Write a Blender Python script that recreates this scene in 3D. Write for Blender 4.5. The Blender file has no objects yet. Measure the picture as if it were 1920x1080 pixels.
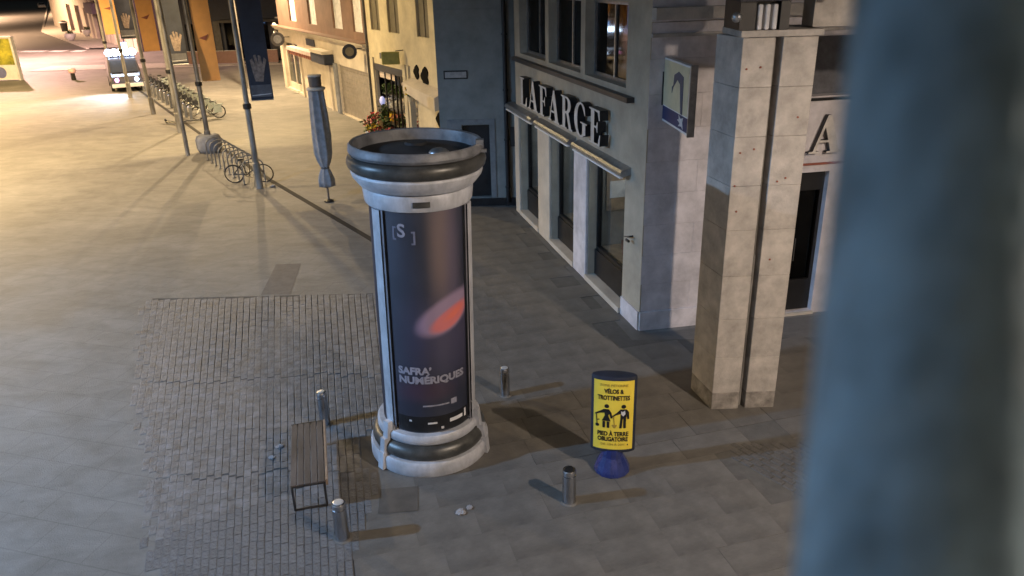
import bpy, bmesh, math, random
from mathutils import Vector, Matrix, noise as mnoise
random.seed(7)
R = math.radians
S = bpy.context.scene
COL = S.collection

# ------------------------------------------------------------------ camera
cam_d = bpy.data.cameras.new('camera'); cam = bpy.data.objects.new('camera', cam_d); COL.objects.link(cam)
p_, r_ = R(22.6), R(1.5)
fw = Vector((0, math.cos(p_), -math.sin(p_))); rt0 = Vector((1, 0, 0)); up0 = rt0.cross(fw)
rt = rt0*math.cos(r_) - up0*math.sin(r_); up = rt0*math.sin(r_) + up0*math.cos(r_)
M_ = Matrix((rt, up, -fw)).transposed().to_4x4(); M_.translation = Vector((0, 0, 7.0))
cam.matrix_world = M_
cam_d.sensor_width = 36; cam_d.lens = 27.0; cam_d.clip_start = 0.05; cam_d.clip_end = 1500
cam_d.dof.use_dof = True; cam_d.dof.focus_distance = 15; cam_d.dof.aperture_fstop = 1.9
S.camera = cam

# ------------------------------------------------------------------ night sky
w = bpy.data.worlds.new('World'); S.world = w; w.use_nodes = True
nt = w.node_tree; bg = nt.nodes['Background']
sky = nt.nodes.new('ShaderNodeTexSky'); sky.sky_type = 'NISHITA'; sky.sun_disc = False
sky.sun_elevation = R(1); sky.sun_rotation = R(200)
nt.links.new(sky.outputs[0], bg.inputs[0]); bg.inputs[1].default_value = 0.055
S.view_settings.view_transform = 'Standard'; S.view_settings.look = 'None'
S.view_settings.gamma = 1; S.view_settings.exposure = 0; S.view_settings.use_curve_mapping = False
S.cycles.max_bounces = 6; S.cycles.use_denoising = True; S.cycles.sample_clamp_indirect = 4

# street lamps that light the square: (lamp centre, foot of its post, colour, watts, spot angle)
LAMPS = [
 ('right', (8.0, 2.0, 8.9), (9.6, 1.2), (1.0, .82, .66), 4900),
 ('left',  (-17.3, 5.9, 10.0), (-19.2, 5.2), (.34, .60, 1.0), 14500),
 ('shops', (-16.0, 50.0, 9.0), (-17.4, 52.8), (1.0, .72, .40), 11500),
 ('square', (-22.0, 26.0, 9.2), (-23.6, 26.0), (1.0, .72, .38), 11500),
 ('plaza', (-34.0, 45.5, 9.5), (-35.6, 45.5), (1.0, .66, .27), 22500),
 ('far', (-46.0, 74.0, 9.6), (-48.0, 75.0), (1.0, .58, .48), 42000),
 ('street', (-74.0, 112.0, 9.6), (-76.0, 111.0), (1.0, .60, .34), 52000),
 ('street_end', (-112.0, 170.0, 9.6), (-114.0, 169.0), (1.0, .60, .34), 120000),
 ('florist', (-12.5, 33.2, 9.2), (-13.6, 32.4), (1.0, .72, .34), 5000),
]

# ------------------------------------------------------------------ helpers
def lin(c):
    return tuple(((x/255)/12.92 if x/255 <= .04045 else ((x/255+.055)/1.055)**2.4) for x in c)
def node(nt, t, **k):
    n = nt.nodes.new(t)
    for a, b in k.items(): setattr(n, a, b)
    return n
def mat(name, c, rough=.7, metal=0., var=.18, scale=4., bump=.0, bscale=60., island=0., coat=0., spec=.5, emit=None, es=0., c2=None, stretch=None):
    m = bpy.data.materials.new(name); m.use_nodes = True; t = m.node_tree
    b = t.nodes['Principled BSDF']
    b.inputs['Roughness'].default_value = rough; b.inputs['Metallic'].default_value = metal
    b.inputs['Coat Weight'].default_value = coat; b.inputs['Coat Roughness'].default_value = .08
    b.inputs['Specular IOR Level'].default_value = spec
    tc = node(t, 'ShaderNodeTexCoord'); mp = node(t, 'ShaderNodeMapping')
    t.links.new(tc.outputs['Object'], mp.inputs[0])
    if stretch: mp.inputs['Scale'].default_value = stretch
    n = node(t, 'ShaderNodeTexNoise'); n.inputs['Scale'].default_value = scale; n.inputs['Detail'].default_value = 8; n.inputs['Roughness'].default_value = .65
    t.links.new(mp.outputs[0], n.inputs[0])
    rp = node(t, 'ShaderNodeValToRGB'); c2_ = c2 or tuple(x*(1-var*1.6) for x in c)
    rp.color_ramp.elements[0].position = .32; rp.color_ramp.elements[1].position = .68
    rp.color_ramp.elements[0].color = (*c2_, 1); rp.color_ramp.elements[1].color = (*[min(1, x*(1+var*.5)) for x in c], 1)
    t.links.new(n.outputs[0], rp.inputs[0]); out = rp.outputs[0]
    if island:
        g = node(t, 'ShaderNodeNewGeometry'); mr = node(t, 'ShaderNodeMapRange')
        oi = node(t, 'ShaderNodeObjectInfo'); ad = node(t, 'ShaderNodeMath', operation='ADD'); fr = node(t, 'ShaderNodeMath', operation='FRACT')
        t.links.new(g.outputs['Random Per Island'], ad.inputs[0]); t.links.new(oi.outputs['Random'], ad.inputs[1]); t.links.new(ad.outputs[0], fr.inputs[0])
        t.links.new(fr.outputs[0], mr.inputs[0])
        mr.inputs[3].default_value = 1-island; mr.inputs[4].default_value = 1+island
        mx = node(t, 'ShaderNodeVectorMath', operation='SCALE'); t.links.new(out, mx.inputs[0]); t.links.new(mr.outputs[0], mx.inputs['Scale']); out = mx.outputs[0]
    t.links.new(out, b.inputs['Base Color'])
    if bump:
        n2 = node(t, 'ShaderNodeTexNoise'); n2.inputs['Scale'].default_value = bscale; n2.inputs['Detail'].default_value = 4
        t.links.new(mp.outputs[0], n2.inputs[0])
        bp = node(t, 'ShaderNodeBump'); bp.inputs['Strength'].default_value = bump; bp.inputs['Distance'].default_value = .02
        t.links.new(n2.outputs[0], bp.inputs['Height']); t.links.new(bp.outputs[0], b.inputs['Normal'])
    mr2 = node(t, 'ShaderNodeMapRange'); t.links.new(n.outputs[0], mr2.inputs[0]); mr2.inputs[3].default_value = max(.03, rough-.12); mr2.inputs[4].default_value = min(1, rough+.12)
    t.links.new(mr2.outputs[0], b.inputs['Roughness'])
    if emit: b.inputs['Emission Color'].default_value = (*emit, 1); b.inputs['Emission Strength'].default_value = es
    return m
def glass_mat(name, tint=(.6, .66, .7), clear=.55):
    m = bpy.data.materials.new(name); m.use_nodes = True; t = m.node_tree; t.nodes.clear()
    o = node(t, 'ShaderNodeOutputMaterial'); a = node(t, 'ShaderNodeBsdfTransparent'); a.inputs[0].default_value = (*[x*clear*1.3 for x in tint], 1)
    g = node(t, 'ShaderNodeBsdfGlossy'); g.inputs['Roughness'].default_value = .04
    lw = node(t, 'ShaderNodeLayerWeight'); lw.inputs[0].default_value = .5; pw = node(t, 'ShaderNodeMath', operation='POWER'); t.links.new(lw.outputs['Facing'], pw.inputs[0]); pw.inputs[1].default_value = 3.5
    f = node(t, 'ShaderNodeMath', operation='MULTIPLY_ADD'); t.links.new(pw.outputs[0], f.inputs[0]); f.inputs[1].default_value = .38; f.inputs[2].default_value = .03
    mx = node(t, 'ShaderNodeMixShader'); t.links.new(f.outputs[0], mx.inputs[0]); t.links.new(a.outputs[0], mx.inputs[1]); t.links.new(g.outputs[0], mx.inputs[2]); t.links.new(mx.outputs[0], o.inputs[0])
    return m
def ground_mat(name, c, c2, joint=True, stain=.5, wet=.0):
    m = mat(name, c, rough=.72, var=.2, scale=.35, bump=.35, bscale=45, c2=c2); t = m.node_tree; b = t.nodes['Principled BSDF']
    src = b.inputs['Base Color'].links[0].from_socket
    tc = node(t, 'ShaderNodeTexCoord')
    n = node(t, 'ShaderNodeTexNoise'); n.inputs['Scale'].default_value = 2.2; n.inputs['Detail'].default_value = 10; n.inputs['Roughness'].default_value = .75; n.inputs['Distortion'].default_value = .6
    mps = node(t, 'ShaderNodeMapping'); mps.inputs['Rotation'].default_value = (0, 0, R(-14)); mps.inputs['Scale'].default_value = (.45, .9, 1); t.links.new(tc.outputs['Object'], mps.inputs[0]); t.links.new(mps.outputs[0], n.inputs[0])
    mr = node(t, 'ShaderNodeMapRange'); mr.inputs[1].default_value = .35; mr.inputs[2].default_value = .62; mr.inputs[3].default_value = 1-.34*stain; mr.inputs[4].default_value = 1.06
    t.links.new(n.outputs[0], mr.inputs[0])
    # dropped gum and small spots
    v = node(t, 'ShaderNodeTexVoronoi'); v.inputs['Scale'].default_value = 1.7; t.links.new(tc.outputs['Object'], v.inputs[0])
    m3 = node(t, 'ShaderNodeMapRange'); m3.inputs[1].default_value = .03; m3.inputs[2].default_value = .06; m3.inputs[3].default_value = .72; m3.inputs[4].default_value = 1
    t.links.new(v.outputs['Distance'], m3.inputs[0])
    mu = node(t, 'ShaderNodeMath', operation='MULTIPLY'); t.links.new(mr.outputs[0], mu.inputs[0]); t.links.new(m3.outputs[0], mu.inputs[1]); last = mu.outputs[0]
    if joint:
        mp = node(t, 'ShaderNodeMapping'); mp.inputs['Rotation'].default_value = (0, 0, R(16)); t.links.new(tc.outputs['Object'], mp.inputs[0])
        br = node(t, 'ShaderNodeTexBrick'); br.inputs['Scale'].default_value = 1; br.inputs['Brick Width'].default_value = .9; br.inputs['Row Height'].default_value = .6
        br.inputs['Mortar Size'].default_value = .012; br.inputs['Mortar Smooth'].default_value = .4
        br.inputs['Color1'].default_value = (1, 1, 1, 1); br.inputs['Color2'].default_value = (.96, .96, .96, 1); br.inputs['Mortar'].default_value = (.80, .80, .80, 1)
        t.links.new(mp.outputs[0], br.inputs[0])
        m4 = node(t, 'ShaderNodeMath', operation='MULTIPLY'); t.links.new(last, m4.inputs[0]); t.links.new(br.outputs[0], m4.inputs[1]); last = m4.outputs[0]
    sc = node(t, 'ShaderNodeVectorMath', operation='SCALE'); t.links.new(src, sc.inputs[0]); t.links.new(last, sc.inputs['Scale'])
    t.links.new(sc.outputs[0], b.inputs['Base Color'])
    return m

def link(o, parent=None):
    COL.objects.link(o)
    if parent is not None: o.parent = parent
    return o
def thing(name, label, cat, loc=(0, 0, 0), rz=0, group=None):
    o = bpy.data.objects.new(name, None); COL.objects.link(o); o.empty_display_size = .2
    o.location = loc; o.rotation_euler = (0, 0, rz); o['label'] = label; o['category'] = cat
    if group: o['group'] = group
    return o
def tag(o, label, cat, group=None):
    o['label'] = label; o['category'] = cat
    if group: o['group'] = group
    return o
def mk(name, bm, m, parent=None, kind=None, smooth=False, world=False, label=None):
    me = bpy.data.meshes.new(name)
    if world and parent is not None: bmesh.ops.translate(bm, verts=bm.verts, vec=-Vector(parent.location))
    bm.normal_update(); bm.to_mesh(me); bm.free()
    for x in (m if isinstance(m, (list, tuple)) else [m]): me.materials.append(x)
    if smooth: me.polygons.foreach_set('use_smooth', [True]*len(me.polygons))
    o = bpy.data.objects.new(name, me); link(o, parent)
    if kind: o['kind'] = kind
    if label: o['label'] = label
    return o
def dup(root, loc, rz=None, label=None, group=None, scale=None):
    r = root.copy(); COL.objects.link(r); r.location = loc
    if rz is not None: r.rotation_euler = (0, 0, rz)
    if label: r['label'] = label
    if group: r['group'] = group
    for ch in list(root.children):
        c = ch.copy(); COL.objects.link(c); c.parent = r
        for g in list(ch.children):
            d = g.copy(); COL.objects.link(d); d.parent = c
    return r
def B(): return bmesh.new()
def hexa(bm, P, mi=0):
    v = [bm.verts.new(p) for p in P]
    for f in ((0, 3, 2, 1), (4, 5, 6, 7), (0, 1, 5, 4), (1, 2, 6, 5), (2, 3, 7, 6), (3, 0, 4, 7)):
        bm.faces.new([v[i] for i in f]).material_index = mi
def box(bm, x0, x1, y0, y1, z0, z1, mi=0):
    hexa(bm, [(x0, y0, z0), (x1, y0, z0), (x1, y1, z0), (x0, y1, z0), (x0, y0, z1), (x1, y0, z1), (x1, y1, z1), (x0, y1, z1)], mi)
def bev(bm, w, seg=1):
    bmesh.ops.bevel(bm, geom=bm.edges[:], offset=w, segments=seg, affect='EDGES', profile=.5)
def tube(bm, a, b, r, n=8, r2=None, cap=True):
    a = Vector(a); b = Vector(b); d = (b-a).normalized(); x = d.orthogonal().normalized(); y = d.cross(x); r2 = r if r2 is None else r2
    A = [bm.verts.new(a+(x*math.cos(t)+y*math.sin(t))*r) for t in [2*math.pi*i/n for i in range(n)]]
    C = [bm.verts.new(b+(x*math.cos(t)+y*math.sin(t))*r2) for t in [2*math.pi*i/n for i in range(n)]]
    for i in range(n): bm.faces.new([A[i], A[(i+1) % n], C[(i+1) % n], C[i]])
    if cap: bm.faces.new(A[::-1]); bm.faces.new(C)
def path(bm, pts, r, n=8):
    for a, b in zip(pts, pts[1:]): tube(bm, a, b, r, n)
def lathe(bm, prof, n=48, c=(0, 0, 0), a0=0, a1=2*math.pi, fold=None, capb=False, capt=False):
    full = abs(a1-a0-2*math.pi) < 1e-6; k = n if full else n+1; rows = []
    for r, z in prof:
        row = []
        for i in range(k):
            a = a0+(a1-a0)*i/n; rr = r*(fold(a, z) if fold else 1)
            row.append(bm.verts.new((c[0]+rr*math.cos(a), c[1]+rr*math.sin(a), c[2]+z)))
        rows.append(row)
    for p, q in zip(rows, rows[1:]):
        for i in range(n): bm.faces.new([p[i], p[(i+1) % k], q[(i+1) % k], q[i]])
    if capb: bm.faces.new(rows[0][::-1])
    if capt: bm.faces.new(rows[-1])
def torus(bm, c, ax, R0, r, n=24, m=6):
    ax = Vector(ax).normalized(); x = ax.orthogonal().normalized(); y = ax.cross(x); c = Vector(c); rows = []
    for i in range(n):
        a = 2*math.pi*i/n; d = x*math.cos(a)+y*math.sin(a)
        rows.append([bm.verts.new(c+d*(R0+r*math.cos(t))+ax*r*math.sin(t)) for t in [2*math.pi*j/m for j in range(m)]])
    for i in range(n):
        for j in range(m): bm.faces.new([rows[i][j], rows[(i+1) % n][j], rows[(i+1) % n][(j+1) % m], rows[i][(j+1) % m]])
def ball(bm, c, r, sx=1, sy=1, sz=1, u=12, v=8):
    bmesh.ops.create_uvsphere(bm, u_segments=u, v_segments=v, radius=r, matrix=Matrix.Translation(c) @ Matrix.Diagonal((sx, sy, sz, 1)))
class Fr:                                   # a vertical facade: s along it, z up, d outwards
    def __init__(f, o, u, side):
        f.o = Vector((o[0], o[1], 0)); f.u = Vector((u[0], u[1], 0)).normalized(); f.n = Vector((-f.u.y, f.u.x, 0))*side
    def p(f, s, z, d=0): return f.o+f.u*s+f.n*d+Vector((0, 0, z))
    def box(f, bm, s0, s1, z0, z1, d0, d1, mi=0):
        P = [f.p(s0, z0, d0), f.p(s1, z0, d0), f.p(s1, z0, d1), f.p(s0, z0, d1), f.p(s0, z1, d0), f.p(s1, z1, d0), f.p(s1, z1, d1), f.p(s0, z1, d1)]
        hexa(bm, P, mi)
    def wall(f, bm, s0, s1, z0, z1, holes, depth=.3, d=0):
        ss = sorted({s0, s1, *[h[0] for h in holes], *[h[1] for h in holes]}); zz = sorted({z0, z1, *[h[2] for h in holes], *[h[3] for h in holes]})
        def q(a): bm.faces.new([bm.verts.new(x) for x in a])
        for a, b in zip(ss, ss[1:]):
            for c, e in zip(zz, zz[1:]):
                m1, m2 = (a+b)/2, (c+e)/2
                if any(h[0] < m1 < h[1] and h[2] < m2 < h[3] for h in holes): continue
                q([f.p(a, c, d), f.p(b, c, d), f.p(b, e, d), f.p(a, e, d)])
        for h in holes+[(s0, s1, z0, z1)]:
            for (a, c), (b, e) in (((h[0], h[2]), (h[1], h[2])), ((h[1], h[2]), (h[1], h[3])), ((h[1], h[3]), (h[0], h[3])), ((h[0], h[3]), (h[0], h[2]))):
                q([f.p(a, c, d), f.p(b, e, d), f.p(b, e, d-depth), f.p(a, c, d-depth)])
        bmesh.ops.remove_doubles(bm, verts=bm.verts, dist=1e-4); bmesh.ops.recalc_face_normals(bm, faces=bm.faces)
def outline(bm, loops, th, place, mi_face=0, mi_side=1):
    """flat outline with holes (2D curve fill) -> solid; place maps (x,y,depth) to 3D"""
    cu = bpy.data.curves.new('outline', 'CURVE'); cu.dimensions = '2D'; cu.fill_mode = 'BOTH'
    cu.extrude = th/2
    for L in loops:
        sp = cu.splines.new('POLY'); sp.points.add(len(L)-1); sp.use_cyclic_u = True
        for pt, (x, y) in zip(sp.points, L): pt.co = (x, y, 0, 1)
    return _curve_into(bm, cu, th, place, mi_face, mi_side)
def text(bm, s, size, th, place, bold=.0, align='CENTER', width=None, mi_face=0, mi_side=0, space=1.):
    cu = bpy.data.curves.new('lettering', 'FONT'); cu.body = s; cu.size = size; cu.extrude = th/2; cu.offset = bold; cu.align_x = align; cu.space_character = space
    cu.resolution_u = 3
    return _curve_into(bm, cu, th, place, mi_face, mi_side, width, align)
def _curve_into(bm, cu, th, place, mf, ms, width=None, align='LEFT'):
    o = bpy.data.objects.new('tmp', cu); COL.objects.link(o)
    dg = bpy.context.evaluated_depsgraph_get(); me = bpy.data.meshes.new_from_object(o.evaluated_get(dg))
    xs = [v.co.x for v in me.vertices]; k = 1
    if width and xs: k = width/(max(xs)-min(xs))
    vs = [bm.verts.new(place(v.co.x*k, v.co.y, v.co.z+th/2)) for v in me.vertices]
    for p in me.polygons:
        try: bm.faces.new([vs[i] for i in p.vertices]).material_index = mf if abs(p.normal.z) > .5 else ms
        except ValueError: pass
    bpy.data.objects.remove(o); bpy.data.meshes.remove(me)

# ------------------------------------------------------------------ materials
m_ground = ground_mat('worn_square_paving', (.225, .215, .20), (.155, .15, .14), stain=.8)
m_walk = ground_mat('grey_flag_paving', (.16, .155, .15), (.11, .107, .10), joint=False, stain=.9)
m_bed = mat('flag_bed', (.115, .11, .102), .9, bump=.4)
m_mortar = mat('dark_sandy_joint', (.12, .117, .112), .95, var=.5, scale=.7, bump=.5)
m_sett = mat('granite_setts', (.185, .185, .19), .62, var=.34, scale=5, bump=.6, bscale=40, island=.10)
m_sett2 = mat('dark_setts', (.13, .125, .12), .7, var=.3, scale=6, bump=.5, island=.12)
m_flag = mat('stone_flags', (.158, .148, .134), .62, var=.28, scale=1.1, bump=.35, bscale=30, island=.025)
m_asph = ground_mat('dark_asphalt', (.075, .072, .07), (.05, .05, .05), joint=False)
m_kerb = mat('pale_kerb_stone', (.42, .40, .37), .7, bump=.2)
m_slot = mat('drain_iron', (.022, .02, .018), .95, 0)
m_stone = mat('beige_limestone', (.49, .45, .41), .78, var=.22, scale=3, bump=.25, bscale=35, island=.06)
m_stain = mat('stained_limestone', (.34, .31, .28), .85, var=.4, scale=4, bump=.3, bscale=30)
m_stoneL = mat('pale_limestone', (.66, .62, .64), .8, var=.22, scale=1.7, bump=.25, bscale=28, island=.05)
m_render = mat('grey_beige_render', (.44, .385, .30), .85, var=.16, scale=1.4, bump=.2, bscale=80)
m_grey = mat('grey_wall_paint', (.26, .265, .25), .85, var=.2, scale=1.1, bump=.15, bscale=60)
m_cream = mat('cream_render', (.60, .53, .38), .85, var=.16, scale=1.3, bump=.15)
m_cream2 = mat('pale_cream_shopfront', (.56, .50, .42), .8, var=.14, scale=1.3, bump=.1)
m_brown = mat('red_brown_render', (.20, .12, .09), .85, var=.2, scale=1.2)
m_navy = mat('dark_navy_shopfront', (.018, .024, .045), .6, var=.3)
m_black = mat('black_paint', (.012, .012, .014), .45, var=.3)
m_dark = mat('dark_grey_metal', (.07, .07, .075), .45, .5, var=.3)
m_alu = mat('brushed_grey_metal', (.42, .43, .45), .38, .85, var=.2, scale=8)
m_chrome = mat('polished_steel', (.55, .56, .59), .22, 1, var=.1)
m_mast = mat('weathered_mast_grey', (.30, .285, .26), .5, .3, var=.4, scale=3, stretch=(1, 1, .4))
m_lav = mat('silver_grey_lacquer', (.52, .53, .57), .5, .1, var=.24, scale=4, stretch=(1, 1, .45))
m_brz = mat('dull_bronze_grey', (.10, .10, .095), .4, .45, var=.3, scale=5)
m_inside = mat('dirty_dark_roof', (.03, .03, .033), .7, var=.5, scale=4, bump=.2)
m_white = mat('white_enamel', (.78, .78, .78), .5, var=.08)
m_yellow = mat('yellow_sign_print', (.86, .66, .07), .45, var=.05, scale=2)
m_yink = mat('faded_ochre_ink', (.36, .25, .04), .6)
m_blue = mat('blue_plastic', (.02, .035, .17), .28, var=.25, coat=.5)
m_brown_wood = mat('weathered_brown_slat', (.115, .095, .085), .6, var=.4, scale=6, bump=.3, stretch=(1, .2, 1), island=.12)
m_tyre = mat('rubber', (.018, .018, .018), .8)
m_bluegrey = mat('blue_grey_canvas', (.26, .27, .295), .85, var=.25, scale=5, bump=.3, bscale=120)
m_brownc = mat('brown_canvas', (.15, .12, .10), .85)
m_orange = mat('orange_banner_cloth', (.72, .37, .12), .8, var=.1, scale=1.5)
m_bnavy = mat('dark_banner_cloth', (.035, .04, .06), .75, var=.3, scale=1.5)
m_skin = mat('printed_pale_hand', (.30, .23, .19), .8, var=.35, scale=9)
m_bgrey = mat('printed_grey_panel', (.13, .13, .145), .8, var=.3)
m_green = mat('leaf_green', (.06, .11, .03), .6, var=.5, scale=20, island=.4)
m_red = mat('red_petals', (.5, .06, .06), .6, island=.3)
m_pink = mat('pink_petals', (.62, .22, .20), .6, island=.3)
m_yel = mat('yellow_petals', (.8, .55, .04), .6, island=.3)
m_terra = mat('terracotta', (.28, .09, .06), .8)
m_matt = mat('matt_black', (.006, .006, .006), 1, spec=.1)
m_taup = mat('taupe_shutter', (.17, .15, .11), .7)
m_olive = mat('olive_sign', (.26, .25, .05), .5)
m_glass = glass_mat('shop_glass', (.85, .9, .9), .74)
m_glassd = glass_mat('dark_glass', (.3, .34, .4), .35)
m_dispb = mat('grey_display_back', (.26, .27, .28), .8, var=.35, scale=1.2)
m_room = mat('shop_interior', (.14, .13, .13), .85)
m_bike = mat('silver_bike_paint', (.42, .45, .44), .4, .3)
m_bikeg = mat('pale_green_bike_panel', (.38, .43, .40), .5)
m_box = mat('white_card', (.72, .72, .74), .7)
m_bag = mat('dirty_white_film', (.34, .34, .36), .7)
m_tan = mat('tan_leather', (.36, .25, .17), .6, var=.3)
m_post = mat('painted_blue_grey_post', (.44, .66, .80), .65, var=.42, scale=14, bump=.2, bscale=60, stretch=(1, 1, .5))
m_lampglass = mat('lamp_glass', (.9, .9, .9), .4, emit=(1, .8, .55), es=3)
m_flash = mat('blue_white_work_lamp', (.9, .9, 1), .4, emit=(.55, .74, 1), es=30)
m_flashb = mat('blue_beacon', (.2, .4, 1), .4, emit=(.22, .48, 1), es=9)
m_pinklamp = mat('pink_lamp', (1, .3, .6), .4, emit=(1, .35, .75), es=8)
m_pinktop = mat('pink_light_painted_cap', (.85, .55, .55), .5)
m_yelamp = mat('yellow_lamp', (1, .9, .3), .4, emit=(1, .85, .3), es=4)
m_strip = mat('added_shop_strip_light', (.9, .9, .9), .4, emit=(1, .92, .82), es=13)
m_capl = mat('glare_white_steel_cap', (.85, .85, .86), .35, .6, var=.05)  # near-white colour paints in the glare on the bollard tops
m_warmwin = mat('lit_shop_ceiling_lamp', (1, .9, .7), .4, emit=(1, .72, .36), es=3)
m_coolwin = mat('cool_display_lamp', (.8, .9, 1), .4, emit=(.45, .65, 1), es=3.2)
m_purple = mat('mauve_curtain', (.12, .09, .13), .8, var=.3)

# ------------------------------------------------------------------ ground
def sheet(name, pts, z, m, kind='structure', parent=None):
    bm = B(); bm.faces.new([bm.verts.new((x, y, z)) for x, y in pts]); return mk(name, bm, m, parent, kind)
sheet('square_paving', [(-420, -60), (260, -60), (260, 700), (-420, 700)], 0, m_ground)
sheet('walkway', [(-2.32, 3), (7.5, 3), (9, 15.3), (2.75, 14.2), (.2, 23.45), (-4.1, 23.45), (-4.0, 20.7), (-2.75, 16.7)], .004, m_walk)
# street beyond the square with its kerb
sheet('street', [(-150, 96), (-57, 89.2), (-42.6, 86.2), (-46.2, 90.5), (-69, 122), (-180, 330), (-300, 330)], .004, m_asph)
def ribbon(name, pts, wd, z0, z1, m, kind='structure'):
    bm = B()
    for (a, b) in zip(pts, pts[1:]):
        a = Vector((*a, 0)); b = Vector((*b, 0)); n = (b-a).normalized(); n = Vector((-n.y, n.x, 0))*wd/2
        hexa(bm, [a-n+Vector((0, 0, z0)), b-n+Vector((0, 0, z0)), b+n+Vector((0, 0, z0)), a+n+Vector((0, 0, z0)),
                  a-n+Vector((0, 0, z1)), b-n+Vector((0, 0, z1)), b+n+Vector((0, 0, z1)), a+n+Vector((0, 0, z1))])
    return mk(name, bm, m, None, kind)
ribbon('street_kerb', [(-45.4, 87.5), (-68.1, 119.6), (-180, 326)], .3, 0, .13, m_kerb)
bm = B()
for x0, x1 in ((-57.5, -52.8), (-52.0, -49.2), (-48.5, -46.8), (-45.9, -44.6)): hexa(bm, [(x0, 86.9-(x0+57)*.19, .001), (x1, 86.9-(x1+57)*.19, .001), (x1, 88.2-(x1+57)*.19, .001), (x0, 88.2-(x0+57)*.19, .001)] + [(x0, 86.9-(x0+57)*.19, .02), (x1, 86.9-(x1+57)*.19, .02), (x1, 88.2-(x1+57)*.19, .02), (x0, 88.2-(x0+57)*.19, .02)])
mk('crossing_marking', bm, m_white, None, 'structure')
# pavement along the dark side of the street
sheet('pavement', [(-45.1, 87.4), (-30, 87.4), (-30, 330), (-180, 330), (-68, 119.6)], .12, m_kerb)
# slot drain along the flag masts
ribbon('slot_drain', [(-3.0, 19.15), (-3.99, 20.72), (-8.8, 27.75), (-14.05, 35.92), (-25.57, 54.47), (-30, 61.5)], .17, -.01, .012, m_slot)

sheet('smooth_brown_slab', [(-6.15, 18.85), (-5.5, 18.85), (-5.25, 16.80), (-5.95, 16.80)], .004, mat('brown_grey_smooth_slab', (.17, .15, .13), .85, bump=.2))  # flat smooth sheet, browner than the paving around it
sheet('square_brown_slab', [(-2.0, 9.25), (-1.45, 9.3), (-1.4, 8.75), (-1.95, 8.7)], .0215, mat('brown_grey_slab', (.10, .088, .075), .85, bump=.2))  # small flat sheet, darker brown than the flags
# setts: rows fan out slightly towards the square
sett_root = sheet('sett_band', [(-8.5, 16.74), (-3.0, 16.7), (-2.55, 12.7), (-2.1, 8.3), (-2.0, 5.5), (-3.7, 5.5), (-5.1, 10.0), (-6.6, 12.8)], .003, m_mortar)
variants = []
for k in range(4):
    bm = B(); j = lambda a: random.uniform(-a, a)
    hexa(bm, [(-.5, -.5, 0), (.5, -.5, 0), (.5, .5, 0), (-.5, .5, 0)] + [(-.40+j(.04), -.485+j(.01), 1), (.40+j(.04), -.485+j(.01), 1), (.40+j(.04), .485+j(.01), 1), (-.40+j(.04), .485+j(.01), 1)])
    me = bpy.data.meshes.new('sett'); bmesh.ops.recalc_face_normals(bm, faces=bm.faces); bm.to_mesh(me); bm.free(); me.materials.append(m_sett); variants.append(me)
setts = []
def left_edge(y):       # where the setts sink into the smooth paving
    t = [(16.8, -8.9), (12.8, -7.3), (10.0, -5.9), (7.8, -4.9), (5, -4.2)]
    for (y0, x0), (y1, x1) in zip(t, t[1:]):
        if y <= y0 and y >= y1: return x0+(x1-x0)*(y0-y)/(y0-y1)
    return -9
nrow = 42
for i in range(nrow):
    x0 = -8.85+i*.1445
    ang = math.atan2(-(.95), .357-(x0+8.82)/5.56*.17)
    d = Vector((math.cos(ang), math.sin(ang))); nrm = Vector((-d.y, d.x))
    v = random.uniform(0, .15)
    while v < 10.2:
        L = random.uniform(.13, .24)
        for gap in (4.25, 7.35):
            if v < gap+.12*math.sin(i*.16) < v+L: v += .035
        c = Vector((x0, 16.72)) + d*(v+L/2); v += L+.003
        if c.y < 5.6 or c.x < left_edge(c.y)+random.uniform(0, .35) or c.x > -2.1-(8.3-c.y)*.02: continue
        if (c-Vector((-1.37, 10.42))).length < 1.12: continue
        wd = .1445*(1-.024*v)*.90; h = .012+random.uniform(0, .007)
        ed = max(0, min(1, (c.x-left_edge(c.y))/2.6)); top = max(0, min(1, (16.9-c.y)/.5)); pt = max(0, min(1, .75+1.5*mnoise.noise(Vector((c.x*.7, c.y*.35, 3.1))))); h = .002+(h-.002)*ed*(.35+.65*top)*pt
        setts.append((c.x, c.y, wd, L, h, math.atan2(d.y, d.x)-math.pi/2+random.uniform(-.03, .03)))
setts2 = []
for i in range(11):
    for k in range(9):
        c = Vector((3.25, 9.95)) + Vector((.60, -.80))*(k*.185+random.uniform(-.01, .01)+(.09 if i % 2 else 0)) + Vector((.80, .60))*i*.125
        if c.x < 3.3+random.uniform(-.1, .1) or c.y > 10.2: continue
        setts2.append((c.x, c.y, .105, .170, .013+random.uniform(0, .006), math.atan2(-.8, .6)-math.pi/2))
patch_root = sheet('sett_patch', [(3.15, 10.0), (4.4, 10.75), (5.3, 9.4), (4.15, 8.45)], .0065, m_mortar)
setts.sort(key=lambda s: s[0]**2+s[1]**2 if s[1] > 6.9 else 1e6)
bmr = B()
for n, (x, y, wd, L, h, a) in enumerate(setts):
    if n < 300:
        o = bpy.data.objects.new('sett', variants[n % 4]); o.location = (x, y, .004); o.rotation_euler = (0, 0, a); o.scale = (wd, L, h); link(o, sett_root)
    else:
        tmp = Matrix.Translation((x, y, .004)) @ Matrix.Rotation(a, 4, 'Z') @ Matrix.Diagonal((wd, L, h, 1))
        mm = variants[n % 4]; vs = [bmr.verts.new(tmp @ q.co) for q in mm.vertices]
        for p in mm.polygons: bmr.faces.new([vs[q] for q in p.vertices])
mk('distant_setts', bmr, m_sett, sett_root, 'stuff')

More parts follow.
